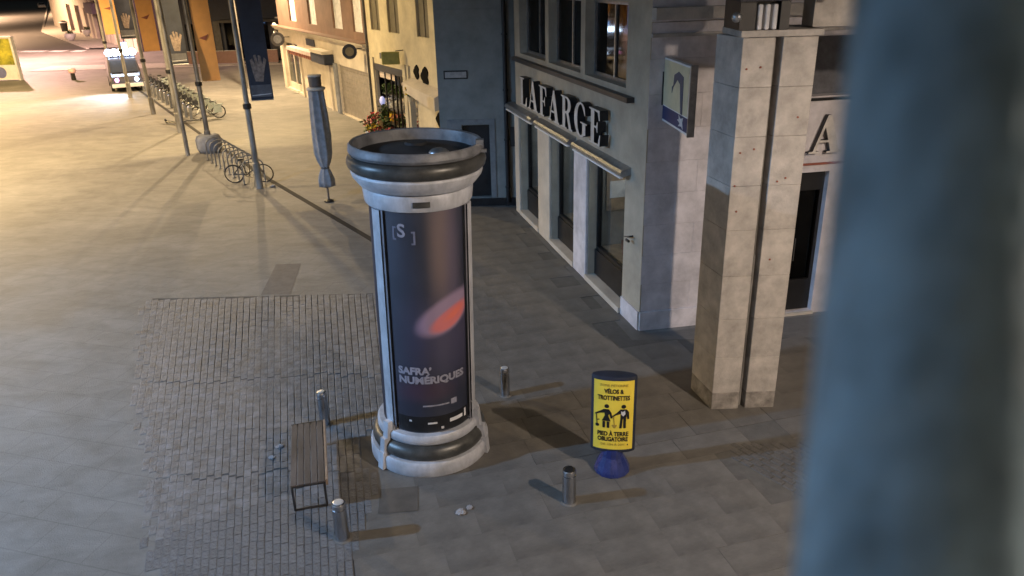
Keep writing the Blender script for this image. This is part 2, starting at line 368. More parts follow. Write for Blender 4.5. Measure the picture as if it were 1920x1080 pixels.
for n, (x, y, wd, L, h, a) in enumerate(setts2):
    if n < 4:
        me = variants[n].copy(); me.materials.clear(); me.materials.append(m_sett2); variants.append(me)
    o = bpy.data.objects.new('sett', variants[4+n % 4]); o.location = (x, y, .0065); o.rotation_euler = (0, 0, a); o.scale = (wd, L, h); link(o, patch_root)
# stone flags on the walkway
flag_root = sheet('flagstone_bed', [(-2.0, 5.6), (6.9, 5.6), (6.6, 13.8), (2.4, 13.9), (.1, 23.1), (-3.2, 23.1), (-3.1, 19.5), (-2.3, 14.0), (-2.2, 12)], .0075, m_bed)
bm = B(); box(bm, -.5, .5, -.5, .5, 0, 1); me_f = bpy.data.meshes.new('flagstone'); bev(bm, .003); bm.to_mesh(me_f); bm.free(); me_f.materials.append(m_flag)
u = Vector((.966, .258)); v = Vector((-.258, .966)); o0 = Vector((-.4, 5.2)); nfl = 0
def inside(c):
    if (c-Vector((-1.37, 10.42))).length < .55: return False
    if c.y > 13.6: return -2.35-(c.y-13.6)*.12 < c.x < 2.15-(c.y-14.34)*.265
    return -2.0 < c.x < 6.3 and c.y > 5.8 and not (c.x > 3.35 and 8.5 < c.y < 10.55 and c.x < 5.1)
row = 0; vv = 0
while vv < 19:
    rh = random.choice([.55, .62, .7]); uu = -4-(row % 2)*.4
    while uu < 9:
        rw = random.choice([.7, .85, 1.0, 1.15]); c = o0+u*(uu+rw/2)+v*(vv+rh/2)
        if inside(c):
            g = .011 if (9.9 < c.y < 11.6 and c.x > -.2) else .0015
            if random.random() < .05: g += .006
            o = bpy.data.objects.new('flagstone', me_f); link(o, flag_root); o.location = (c.x, c.y, .004); o.scale = (rw-g, rh-g, .010+random.uniform(0, .0012))
            o.rotation_euler = (0, 0, math.atan2(u.y, u.x)); nfl += 1
        uu += rw
    vv += rh; row += 1
print('flagstones', nfl, 'setts', len(setts))

# ------------------------------------------------------------------ shop with the raised letters (LAFARGE)
def glyphs():
    arc = lambda cx, cy, rx, ry, a, b, n=12: [(cx+rx*math.cos(R(a+(b-a)*i/n)), cy+ry*math.sin(R(a+(b-a)*i/n))) for i in range(n+1)]
    g = {}
    g['L'] = (.74, [[(0, 0), (.70, 0), (.73, .34), (.68, .34), (.58, .07), (.33, .05), (.33, .95), (.46, .96), (.46, 1), (0, 1), (0, .96), (.12, .95), (.12, .05), (0, .04)]])
    g['A'] = (.92, [[(-.02, 0), (.28, 0), (.28, .04), (.18, .06), (.25, .29), (.52, .29), (.59, .05), (.49, .04), (.49, 0), (.92, 0), (.92, .04), (.83, .06), (.52, 1.02), (.42, 1.02), (.10, .06), (-.02, .04)], [(.27, .35), (.385, .70), (.50, .35)]])
    g['F'] = (.70, [[(0, 0), (.46, 0), (.46, .04), (.33, .05), (.33, .48), (.46, .47), (.50, .36), (.54, .36), (.54, .66), (.50, .66), (.46, .54), (.33, .53), (.33, .95), (.54, .93), (.62, .70), (.67, .70), (.65, 1), (0, 1), (0, .96), (.12, .95), (.12, .05), (0, .04)]])
    g['E'] = (.72, [[(0, 0), (.68, 0), (.71, .32), (.66, .32), (.57, .06), (.33, .05), (.33, .48), (.46, .47), (.50, .36), (.54, .36), (.54, .66), (.50, .66), (.46, .54), (.33, .53), (.33, .95), (.54, .93), (.62, .72), (.67, .72), (.65, 1), (0, 1), (0, .96), (.12, .95), (.12, .05), (0, .04)]])
    g['R'] = (.84, [[(0, 0), (.45, 0), (.45, .04), (.33, .05), (.33, .48), (.42, .47), (.60, .04), (.64, 0), (.86, 0), (.86, .04), (.78, .06), (.58, .50)] + arc(.44, .75, .30, .25, -60, 90, 10) + [(0, 1), (0, .96), (.12, .95), (.12, .05), (0, .04)], [(.33, .54)] + arc(.38, .75, .15, .205, -80, 80, 8) + [(.33, .95)]])
    g['G'] = (.90, [arc(.46, .5, .44, .52, 48, 322, 18) + [(.80, .08), (.80, .40), (.90, .41), (.90, .45), (.46, .45), (.46, .41), (.59, .40), (.59, .10)] + arc(.47, .5, .23, .46, 300, 60, 14) + [(.74, .66), (.78, .66)]])
    return g
GL = glyphs()
def raised_word(word, fr, s_start, s_end, z0, h, d, th, parent, sgn):
    tot = sum(GL[c][0]+.13 for c in word)-.13; x = 0; k = (s_end-s_start)/tot
    for c in word:
        bm = B(); outline(bm, GL[c][1], th, lambda a, b, e, x=x: fr.p(s_start+(x+a)*k, z0+b*h, d+e))
        bmesh.ops.recalc_face_normals(bm, faces=bm.faces)
        for f in bm.faces: f.material_index = 0 if abs(f.normal.dot(fr.n)) > .9 else 1
        mk('letter_'+c.lower(), bm, [m_letter, m_black], parent, world=True)
        x += GL[c][0]+.13
m_letter = mat('pale_letter_face', (.62, .58, .54), .5)

C = Fr((2.6, 14.34), (-2.4, 9.05), 1)       # outward normal to the walkway (left)
if C.n.x > 0: C.n = -C.n
shopC = thing('letter_shop_building', 'limestone shop building with raised LAFARGE letters over three tall display windows', 'shop building', (2.6, 14.34, 0))
bm = B(); holes = [(.92, 2.97, .10, 3.06), (3.86, 5.72, .10, 3.06), (6.78, 8.62, .10, 3.06), (1.05, 3.35, 4.78, 6.35), (3.62, 5.95, 4.78, 6.35), (6.22, 8.6, 4.78, 6.35)]
C.wall(bm, 0, 9.12, 0, 9.4, holes, .32)
mk('facade_wall', bm, m_render, shopC, world=True)
bm = B()
C.box(bm, .14, 9.12, 0, 9.4, -3.0, -12); C.box(bm, .14, 9.12, 3.3, 4.5, -.34, -3.0); C.box(bm, .14, 9.12, 6.5, 9.38, -.34, -3.0); C.box(bm, .14, 9.12, -.2, .08, -.34, -3.0); C.box(bm, 8.9, 9.1, .08, 9.3, -.36, -3.0)
mk('building_core', bm, m_room, shopC, world=True)
# pilasters between the windows, plinths
for a, b in ((2.99, 3.84), (5.74, 6.76), (8.66, 9.10)):
    bm = B(); C.box(bm, a, b, 0, 3.1, .002, .07); bmesh.ops.recalc_face_normals(bm, faces=bm.faces); bev(bm, .012); mk('pilaster', bm, m_cream2 if a > 5 else m_stoneL, shopC, world=True)
bm = B(); C.box(bm, .02, .90, 0, .42, .002, .035); mk('plinth', bm, m_stoneL, shopC, world=True)
bm = B(); C.box(bm, .62, 8.95, 4.56, 4.66, .002, .16); mk('string_course', bm, m_dark, shopC, world=True)
bm = B(); C.box(bm, -.1, 9.1, 6.55, 6.95, .002, .5); mk('dark_eave', bm, m_navy, shopC, world=True)
for i, (a, b) in enumerate(((.92, 2.97), (3.86, 5.72), (6.78, 8.62))):
    wv = B()
    for q in ((a, a+.07, .78, 3.06), (b-.07, b, .78, 3.06), (a+.07, b-.07, 2.98, 3.06), (a+.07, b-.07, .78, .86)): C.box(wv, *q, -.30, -.20)
    wf = mk('window_frame', wv, m_black, shopC, world=True)
    bm = B(); C.box(bm, a+.07, b-.07, .86, 2.98, -.255, -.245); p = mk('pane', bm, m_glass, wf)
    bmesh_off = Vector(shopC.location)
    for vtx in p.data.vertices: vtx.co -= bmesh_off
    bm = B(); C.box(bm, a, b, .16, .78, -.30, -.16); mk('stall_riser', bm, m_black, shopC, world=True)
    bm = B(); C.box(bm, a-.02, b+.02, .02, .15, -.28, .09); mk('door_sill', bm, m_cream2, shopC, world=True)
    bm = B(); C.box(bm, a+.02, b-.02, .80, .84, -1.3, -.34); mk('display_shelf', bm, m_tan, shopC, world=True)
    bm = B(); C.box(bm, b+.003, b+.06, .2, 3.1, -1.38, -.34); C.box(bm, a+.12, b, .2, 3.1, -1.42, -1.385); mk('display_back', bm, m_dispb, shopC, world=True)
    bm = B(); C.box(bm, a+.2, b-.1, 3.0, 3.03, -.95, -.85); mk('added_window_light', bm, m_strip, shopC, world=True)  # ceiling strip added out of sight to brighten the window interior
    # rolled-up awning cassettes
    ac = B(); s0, s1 = ((.66, 3.60), (3.86, 6.62), (6.90, 9.6))[i]
    prof = [(.0, 3.14), (.17, 3.10), (.225, 3.13), (.23, 3.19), (.19, 3.24), (.0, 3.29)]
    A = [ac.verts.new(C.p(s0, z, d+.004)) for d, z in prof]; D = [ac.verts.new(C.p(s1, z, d+.004)) for d, z in prof]
    for q in range(6): ac.faces.new([A[q], A[(q+1) % 6], D[(q+1) % 6], D[q]])
    ac.faces.new(A[::-1]); ac.faces.new(D); bmesh.ops.recalc_face_normals(ac, faces=ac.faces)
    o = mk('awning_cassette', ac, m_alu, shopC, world=True)
    fb = B(); C.box(fb, s0+.05, s1-.05, 3.06, 3.095, .15, .21); mk('folded_valance', fb, m_white, shopC, world=True)
# goods on show (each stands on the display shelf)
def shoe(bm, fr, s, z, d, m=0):
    for k, (a, b, h) in enumerate(((0, .12, .09), (.12, .26, .05))): fr.box(bm, s-.04, s+.04, z, z+h, d-b, d-a)
rnd = random.Random(3)
for i, (a, b) in enumerate(((.92, 2.97), (3.86, 5.72), (6.78, 8.62))):
    for k in range(5):
        s = a+.25+k*(b-a-.4)/5; d = -.48-rnd.random()*.35; base = C.p(s, .84, d)
        bm = B(); mm = [m_box, m_tan, m_bluegrey, m_terra][rnd.randrange(4)]
        kind = rnd.random()
        if kind < .4: shoe(bm, C, s, .842, d); shoe(bm, C, s+.11, .842, d+.02); nm, cat = 'shoe_pair', 'shoes'; desc = 'small pair of shoes'
        elif kind < .7: C.box(bm, s-.09, s+.09, .842, .842+.22, d-.14, d); C.box(bm, s-.05, s+.05, 1.062, 1.075, d-.1, d-.04); nm, cat = 'gift_box', 'box'; desc = 'small boxed item'
        else: lathe(bm, [(.05, .842), (.06, .9), (.03, 1.1), (.09, 1.2), (.1, 1.3), (.06, 1.42), (.0, 1.44)], 10, (C.p(s, 0, d).x, C.p(s, 0, d).y, 0)); nm, cat = 'display_bust', 'bust'; desc = 'small display bust'
        o = mk(nm, bm, mm); pos = ['farthest from', 'second from far side in', 'in the middle of', 'second from near side in', 'nearest the camera in'][4-k]
        tag(o, '%s, %s the %s LAFARGE window' % (desc, pos, ['nearest', 'middle', 'farthest'][i]), cat, 'goods in the display windows')
bm = B(); C.box(bm, 2.93, 2.96, 1.7, 2.9, -1.0, -.42); C.box(bm, 2.92, 2.928, 2.0, 2.4, -.9, -.5, 1); o = mk('display_poster', bm, [m_tan, m_box]); tag(o, 'tan poster hanging on the side wall of the nearest LAFARGE display window', 'poster')
bm = B(); C.box(bm, 1.9, 2.15, 1.55, 1.8, -.9, -.86); C.box(bm, 2.2, 2.5, 1.95, 2.3, -1.0, -.96); tube(bm, C.p(2.02, 1.8, -.88), C.p(2.02, 3.0, -.88), .006, 4); tube(bm, C.p(2.35, 2.3, -.98), C.p(2.35, 3.0, -.98), .006, 4); o = mk('hanging_cards', bm, m_box); tag(o, 'two white cards hung inside the nearest LAFARGE display window', 'cards')
letters = thing('shop_lettering', 'raised serif letters LAFARGE with pale faces and black sides on the limestone facade', 'lettering', tuple(C.p(7.97, 3.5, 0)))
raised_word('LAFARGE', C, 7.80, 1.72, 3.50, .74, .06, .19, letters, 1)
# upper windows
for a, b in ((1.05, 3.35), (3.62, 5.95), (6.22, 8.6)):
    wv = B()
    for q in ((a, a+.06, 4.78, 6.35), (b-.06, b, 4.78, 6.35), (a+.06, b-.06, 6.28, 6.35), (a+.06, b-.06, 4.78, 4.85), ((a+b)/2-.03, (a+b)/2+.03, 4.85, 6.28)): C.box(wv, *q, -.3, -.22)
    wf = mk('upper_window_frame', wv, m_alu, shopC, world=True)
    for q0, q1 in ((a+.06, (a+b)/2-.03), ((a+b)/2+.03, b-.06)):
        bm = B(); C.box(bm, q0, q1, 4.85, 6.28, -.27, -.26); p = mk('pane', bm, m_glassd, wf)
        for vtx in p.data.vertices: vtx.co -= Vector(shopC.location)
for s_, c_, mm, lab in ((1.6, 5.3, m_pink, 'pink dress form behind the nearest upper window of the LAFARGE shop'), (4.2, 5.2, m_pink, 'pink dress form behind the middle upper window of the LAFARGE shop')):
    bm = B(); q = C.p(s_, 0, -.8); lathe(bm, [(.12, 4.5), (.03, 4.52), (.03, 4.95), (.16, 5.0), (.13, 5.25), (.2, 5.5), (.15, 5.65), (.05, 5.72), (0, 5.8)], 12, (q.x, q.y, 0)); tag(mk('dress_form', bm, mm, smooth=True), lab, 'dress form', 'dress forms upstairs')
for s_, z_, mm, lab in ((2.45, 5.75, m_coolwin, 'small cool white lamp glowing behind the nearest upper window'),):
    bm = B(); q = C.p(s_, z_, -.6); ball(bm, q, .09); tube(bm, q, q+Vector((0, 0, .7)), .01, 6); tag(mk('pendant_lamp', bm, mm, smooth=True), lab, 'lamp')

# ---- end wall with block courses, letter A shop front
SW = Fr((2.6, 14.34), (.985, .17), -1)
if SW.n.y > 0: SW.n = -SW.n
endw = thing('end_wall_building', 'pale stone end wall with block courses, dark shop door and a raised letter A', 'building', (2.6, 14.34, 0))
bm = B(); SW.wall(bm, 3.08, 9.5, 0, 9.4, [(3.22, 3.86, .06, 3.11), (3.20, 5.4, 4.6, 5.70), (4.3, 6.6, .1, 3.1)], .3)
mk('shopfront_wall', bm, m_stoneL, endw, world=True)
bm = B(); SW.box(bm, .13, 3.07, 0, 9.4, -.15, -.5); SW.box(bm, 3.07, 9.5, 0, 9.39, -1.0, -3); SW.box(bm, 3.07, 9.5, 3.3, 4.3, -.32, -1.0); SW.box(bm, 3.07, 9.5, 5.9, 9.3, -.32, -1.0); mk('wall_core', bm, m_room, endw, world=True)
zc = [0, .42, 1.02, 1.64, 2.27, 2.90, 3.53, 4.16, 4.79, 5.42, 6.05]
for i, (z0, z1) in enumerate(zip(zc, zc[1:])):
    cuts = [0, 1.05, 2.15, 3.07] if i % 2 else [0, .62, 1.7, 2.65, 3.07]
    for a, b in zip(cuts, cuts[1:]):
        bm = B(); pr = random.uniform(-.003, .003)+(.03 if i == 0 else 0); SW.box(bm, a+.001, b-.001, z0+.0015, z1-.0015, -.14, pr); bmesh.ops.recalc_face_normals(bm, faces=bm.faces); bev(bm, .004); mk('stone_block', bm, m_stoneL, endw, world=True)
bm = B(); SW.box(bm, 0, 3.07, 6.06, 9.4, -.14, 0); mk('upper_wall', bm, m_stoneL, endw, world=True)
bm = B(); SW.box(bm, 0, 9.5, 5.80, 5.86, .004, .08); SW.box(bm, 0, 9.5, 6.1, 6.3, .004, .22); mk('string_course', bm, m_stone, endw, world=True)
bm = B(); SW.box(bm, 3.1, 9.5, 4.52, 4.57, .004, .05); mk('window_ledge', bm, m_black, endw, world=True)
bm = B(); SW.box(bm, 3.1, 9.5, 3.26, 3.30, .004, .035); mk('lintel_moulding', bm, m_terra, endw, world=True)
df = B()
for q in ((3.22, 3.29, .06, 3.11), (3.79, 3.86, .06, 3.11), (3.29, 3.79, 2.7, 3.11), (3.29, 3.79, .06, .75)): SW.box(df, *q, -.28, -.14)
dr = mk('door', df, m_black, endw, world=True)
bm = B(); SW.box(bm, 3.29, 3.79, .75, 2.7, -.22, -.21); p = mk('pane', bm, m_glassd, dr)
for vtx in p.data.vertices: vtx.co -= Vector(endw.location)
bm = B(); tube(bm, SW.p(3.36, 1.2, -.1), SW.p(3.36, 1.7, -.1), .012); p = mk('handle', bm, m_chrome, dr)
for vtx in p.data.vertices: vtx.co -= Vector(endw.location)
bm = B(); SW.box(bm, 3.20, 3.88, 0, .055, -.28, .06); mk('door_sill', bm, m_cream2, endw, world=True)
bm = B(); SW.box(bm, 3.34, 3.55, .8, 2.65, -.6, -.55); mk('curtain', bm, m_bgrey, endw, world=True)
bm = B(); SW.box(bm, 3.22, 5.38, 4.6, 5.68, -.28, -.24); SW.box(bm, 3.22, 3.27, 4.6, 5.68, -.24, -.2); mk('shuttered_window', bm, m_bgrey, endw, world=True)
bm = B(); SW.box(bm, 4.3, 6.6, .1, 3.1, -.28, -.24); mk('dark_window', bm, m_navy, endw, world=True)
letA = thing('single_letter', 'raised serif letter A with black side above the dark shop door', 'lettering', tuple(SW.p(3.3, 3.5, 0)))
raised_word('A', SW, 3.27, 3.96, 3.52, .72, .04, .11, letA, 1)
# projecting sign panel on the end wall
pd = (Vector(SW.n)*1 + Vector((-.08, 0, 0))).normalized(); pa = SW.p(.33, 0, 0)
pj = thing('projecting_panel', 'projecting printed panel with a navy foot band on the end wall beside the stone columns', 'sign', tuple(pa))
PP = Fr((pa.x, pa.y), (pd.x, pd.y), 1)
if PP.n.x > 0: PP.n = -PP.n
LP = 1.5
bm = B(); PP.box(bm, .02, LP, 4.32, 5.45, -.05, .05); mk('panel_body', bm, m_white, pj, world=True)
m_pale = mat('pale_green_print', (.66, .60, .40), .6, var=.1)
bm = B(); PP.box(bm, .03, LP-.05, 4.62, 5.42, .052, .056); mk('pale_print', bm, m_pale, pj, world=True)
bm = B(); PP.box(bm, .03, LP-.02, 4.36, 4.60, .052, .057); mk('navy_band', bm, mat('navy_print', (.03, .04, .13), .6), pj, world=True)
bm = B(); outline(bm, [[(.55, 5.0), (.85, 5.16), (1.0, 5.1), (1.1, 4.62), (1.2, 4.62), (1.17, 5.24), (.9, 5.3), (.66, 5.22), (.62, 5.0), (.56, 4.9)]], .006, lambda x, y, e: PP.p(x, y, .058+e)); mk('dark_print_figure', bm, mat('slate_print', (.08, .09, .15), .6), pj, world=True)
bm = B(); outline(bm, [[(.95, 4.5), (1.1, 4.46), (1.02, 4.4), (1.2, 4.42), (1.28, 4.38), (1.24, 4.5), (1.28, 4.58), (1.12, 4.54), (1.02, 4.6), (1.04, 4.52)]], .004, lambda x, y, e: PP.p(x, y, .059+e)); mk('white_print_star', bm, m_box, pj, world=True)
bm = B(); PP.box(bm, LP+.002, LP+.04, 4.30, 5.47, -.06, .06); mk('front_rail', bm, m_alu, pj, world=True)
bm = B(); PP.box(bm, -.0, .018, 4.6, 5.2, -.08, .08); mk('wall_bracket', bm, m_dark, pj, world=True)
bm = B(); tube(bm, C.p(.45, 1.92, .0), C.p(.45, 1.92, .12), .02); tube(bm, C.p(.35, 1.95, .12), C.p(.6, 1.88, .12), .014); C.box(bm, .38, .52, 1.82, 1.86, .1, .14); tag(mk('wall_hook', bm, m_dark), 'small dark bracket on the limestone corner beside the nearest display window', 'bracket')

# ------------------------------------------------------------------ double pier
px0, py0 = 3.32, 11.2
PF = Fr((px0, py0), (1, .03), -1)
if PF.n.y > 0: PF.n = -PF.n
pier = thing('stone_pier', 'tall double limestone pier with a dark slot and a pipe between its two halves', 'pier', (px0, py0, 0))
pier_cz = [0, .32, .98, 1.68, 2.43, 3.19, 3.89, 4.63, 5.34, 6.03]
dd = Vector((-.18, .74, 0))
def pblock(a, b, z0, z1, inset=0.):
    bm = B(); P = []
    for z in (z0, z1):
        for s, k in ((a, 0), (b, 0), (b, 1), (a, 1)): P.append(PF.p(s, z, -inset)+dd*k)
    hexa(bm, P); bmesh.ops.recalc_face_normals(bm, faces=bm.faces); bev(bm, .006); return bm
for (a, b) in ((0, .46), (.575, 1.07)):
    for i, (z0, z1) in enumerate(zip(pier_cz, pier_cz[1:])):
        mk('stone_block', pblock(a, b, z0+.0015, z1-.0015, random.uniform(-.002, .003)), m_stain if i == 0 else m_stone, pier, world=True)
bm = B(); PF.box(bm, .461, .574, 0, 6.03, -.6, -.22); mk('dark_slot', bm, m_black, pier, world=True)
bm = B(); tube(bm, PF.p(.49, .05, -.06), PF.p(.49, 2.77, -.06), .022); tube(bm, PF.p(.49, 2.77, -.06), PF.p(.49, 6.0, -.10), .010); mk('pipe', bm, m_mast, pier, world=True)
bm = B()
for s, z in ((.08, 5.6), (.28, 5.62), (.1, 4.4), (.3, 4.45), (.06, 3.9), (.12, 3.5), (.7, 3.95), (.82, 4.0), (.9, 4.9), (.72, 2.7)): tube(bm, PF.p(s, z, .0), PF.p(s, z, .012), .016, 6)
mk('old_fixing_plugs', bm, m_terra, pier, world=True)
capb = B(); PF.box(capb, -.05, 1.11, 6.035, 6.12, -.85, .06); mk('capital_slab', capb, m_stone, pier, world=True)
bm = B(); PF.box(bm, -.08, .14, 6.125, 6.5, -.7, .02); PF.box(bm, .47, .60, 6.125, 6.5, -.7, .06); PF.box(bm, .14, .47, 6.125, 6.5, -.7, -.12); mk('dark_bracket', bm, m_black, pier, world=True)
for k in range(3):
    bm = B(); s = .17+k*.105; PF.box(bm, s, s+.062, 6.125, 6.46, -.115, .03); bmesh.ops.recalc_face_normals(bm, faces=bm.faces); bev(bm, .012); mk('white_baluster', bm, m_box, pier, world=True)
bm = B(); PF.box(bm, -.12, 1.16, 6.505, 7.2, -.85, .1); mk('beam_end', bm, m_navy, pier, world=True)
bm = B(); PF.box(bm, 1.0, 5.4, 6.14, 6.5, -.5, -.1); mk('beam', bm, m_stone, pier, world=True)
bm = B(); q = PF.p(-.14, 6.3, .06); ball(bm, q, .07); tube(bm, q, q+Vector((.1, .15, 0)), .02); mk('small_lamp', bm, m_alu, pier, world=True)
bm = B(); hexa(bm, [(3.13, 11.2, .0), (3.16, 11.2, 0), (3.16, 11.23, 0), (3.13, 11.23, 0)]+[(3.13, 11.2, .01), (3.16, 11.2, .01), (3.16, 11.23, .01), (3.13, 11.23, .01)]); bm.free()

# ------------------------------------------------------------------ grey wall with service door
W = Fr((-.1, 23.71), (-1, 0), 1)
if W.n.y > 0: W.n = -W.n
gw = thing('grey_end_building', 'plain grey building end with a framed dark service door and a drainpipe', 'building', (-.1, 23.71, 0))
bm = B(); W.wall(bm, -.36, 1.98, 0, 9.2, [(.47, 1.31, .28, 2.58)], .3); mk('wall', bm, m_grey, gw, world=True)
bm = B(); W.box(bm, -.36, 1.98, 0, 9.2, -1.0, -6.5); W.box(bm, -.36, 1.98, 2.7, 9.1, -.32, -1.0); W.box(bm, 1.4, 1.98, 0, 2.7, -.32, -1); W.box(bm, -.36, .4, 0, 2.7, -.32, -1); mk('building_core', bm, m_grey, gw, world=True)
for q in ((1.32, 1.76, .3, 2.76), (.30, .46, .3, 2.76), (.46, 1.32, 2.60, 2.76)):
    bm = B(); W.box(bm, *q, .002, .03); mk('door_surround', bm, mat('grey_door_surround', (.22, .225, .23), .8), gw, world=True)
bm = B(); W.box(bm, .47, 1.31, .28, 2.58, -.28, -.2); W.box(bm, .47, .5, .28, 2.58, -.2, -.18); mk('door', bm, m_black, gw, world=True)
bm = B(); W.box(bm, -.3, 1.97, 0, .26, .002, .05); mk('black_plinth', bm, m_black, gw, world=True)
bm = B(); W.box(bm, 1.06, 1.78, 3.97, 4.22, .002, .02); mk('plaque_border', bm, m_black, gw, world=True)
bm = B(); W.box(bm, 1.10, 1.74, 4.01, 4.18, .022, .034); mk('plaque', bm, m_alu, gw, world=True)
bm = B(); path(bm, [W.p(-.06, .15, .09), W.p(-.06, 9.2, .09)], .065, 10)
for z in (.6, 2.1, 3.6, 5.2): tube(bm, W.p(-.06, z, .09), W.p(-.06, z+.06, .09), .085, 10)
mk('drainpipe', bm, m_black, gw, world=True)
bm = B(); W.box(bm, -.1, 1.98, 5.9, 5.94, .002, .03); mk('moulding', bm, m_grey, gw, world=True)
bm = B(); W.box(bm, -.34, -.17, 1.9, 2.5, .002, .05); mk('meter_box', bm, m_dark, gw, world=True)

# ------------------------------------------------------------------ row of lit shops
F = Fr((-6.68, 37.78), (-.4757, .88), 1)
if F.n.x > 0: F.n = -F.n
b1 = thing('cream_shop_building', 'low shopfront with cream panels, a closed grey shutter and red-brown wall above', 'shop building', tuple(F.o))
bm = B(); F.wall(bm, -.75, 17.1, 0, 3.72, [(12.6, 16.4, .12, 3.1), (-.25, 4.5, .08, 2.58)], .35); mk('shopfront_wall', bm, m_cream2, b1, world=True)
bm = B(); F.box(bm, -.75, 17.1, 0, 3.7, -1.2, -10); F.box(bm, -.75, 17.1, 3.1, 3.7, -.36, -1.2); mk('building_core', bm, m_room, b1, world=True)
bm = B(); F.wall(bm, -.75, 17.1, 3.95, 9.5, [(8.0, 9.6, 4.35, 6.2), (3.3, 4.9, 4.35, 6.2), (.2, 1.6, 4.35, 6.2), (12.4, 14, 4.35, 6.2)], .25, -.1); mk('upper_wall', bm, m_brown, b1, world=True)
bm = B(); F.box(bm, -.75, 17.1, 3.95, 9.4, -.36, -10); mk('upper_core', bm, m_brown, b1, world=True)
for a in (8.0, 3.3, .2, 12.4):
    bm = B(); F.box(bm, a, a+.76, 4.35, 6.2, -.3, -.2); F.box(bm, a+.8, a+1.58, 4.35, 6.2, -.3, -.2); mk('window_shutter', bm, m_box, b1, world=True)
bm = B(); F.box(bm, -.8, 17.15, 3.73, 3.84, .002, .22); F.box(bm, -.8, 17.15, 3.842, 3.94, -.1, .34); mk('cornice', bm, m_cream2, b1, world=True)
bm = B(); F.box(bm, -.8, 17.15, 3.942, 3.98, -.1, .4); mk('roof_edge_tiles', bm, m_brown, b1, world=True)
wf = B()
for q in ((12.6, 12.8, .12, 3.1), (16.2, 16.4, .12, 3.1), (12.8, 16.2, .12, .5), (12.8, 16.2, 2.95, 3.1), (14.4, 14.55, .5, 2.95)): F.box(wf, *q, -.3, -.18)
wfo = mk('window_frame', wf, m_cream2, b1, world=True)
for q0, q1 in ((12.8, 14.4), (14.55, 16.2)):
    bm = B(); F.box(bm, q0, q1, .5, 2.95, -.25, -.24); p = mk('pane', bm, m_glass, wfo)
    for vtx in p.data.vertices: vtx.co -= F.o
bm = B(); F.box(bm, 13.0, 15.9, .4, 2.6, -.9, -.85); mk('brown_curtain', bm, m_brownc, b1, world=True)
bm = B()
for k in range(24): F.box(bm, -.25, 4.5, .08+k*.104, .08+k*.104+.098, -.16, -.11+.012*(k % 2))
mk('roller_shutter', bm, mat('grey_beige_shutter', (.30, .27, .24), .6, .2), b1, 'stuff' if False else None, world=True)
for a, b in ((4.55, 5.1), (5.9, 6.1), (11.9, 12.1)):
    bm = B(); F.box(bm, a, b, 0, 2.6, .002, .1); mk('pilaster', bm, m_cream2 if a > 5 else m_bluegrey, b1, world=True)
bm = B(); F.box(bm, 8.5, 10.2, 3.18, 3.55, .002, .06); mk('dark_plaque', bm, m_navy, b1, world=True)
aw = B(); F.box(aw, 7.9, 13.6, 2.72, 2.92, .002, .45); mk('awning_cassette', aw, mat('pale_pink_awning_case', (.62, .48, .46), .6), b1, world=True)
bm = B()
bm.free()
for k in range(14): bm = B(); F.box(bm, 7.95+k*.4, 8.15+k*.4, 2.5, 2.718, .36, .40); mk('valance_flap', bm, m_terra, b1, world=True)
bm = B(); F.box(bm, 5.05, 7.7, 2.5, 3.02, .002, .55); bmesh.ops.recalc_face_normals(bm, faces=bm.faces); bev(bm, .04); mk('dark_sign_box', bm, m_navy, b1, world=True)
bm = B(); F.box(bm, 5.2, 7.6, 3.03, 3.2, .002, .6); mk('sign_hood', bm, m_cream2, b1, world=True)
def hanging_disc(s, z, r, mm, mm2, label, grp):
    t = thing('round_wall_sign', label, 'sign', tuple(F.p(s, z, 0)), 0, grp)
    bm = B(); tube(bm, F.p(s, z+.1, .01), F.p(s, z+.1, .75), .025); mk('arm', bm, m_dark, t, world=True)
    bm = B(); c = F.p(s, z, .75); d = Vector((-.25, .95, 0)).normalized(); tube(bm, c-d*.05, c+d*.05, r, 20); mk('disc', bm, mm, t, world=True)
    bm = B(); tube(bm, c-d*.06, c-d*.052, r*.6, 16); mk('disc_centre', bm, mm2, t, world=True)
hanging_disc(14.2, 3.3, .42, m_bgrey, m_alu, 'round grey hanging sign above the far cream shop window', 'round hanging signs')
hanging_disc(-.15, 3.6, .34, m_navy, m_taup, 'round dark hanging sign at the near end of the cream shopfront', 'round hanging signs')
for z, l in ((3.98, 'upper white globe lamp on the far corner of the cream shop'), (3.5, 'lower white globe lamp on the far corner of the cream shop')):
    bm = B(); c = F.p(17.3, z, .15); ball(bm, c, .13); tube(bm, c, F.p(17.05, z, .0), .02); tag(mk('globe_lamp', bm, m_white, smooth=True), l, 'lamp', 'globe lamps')
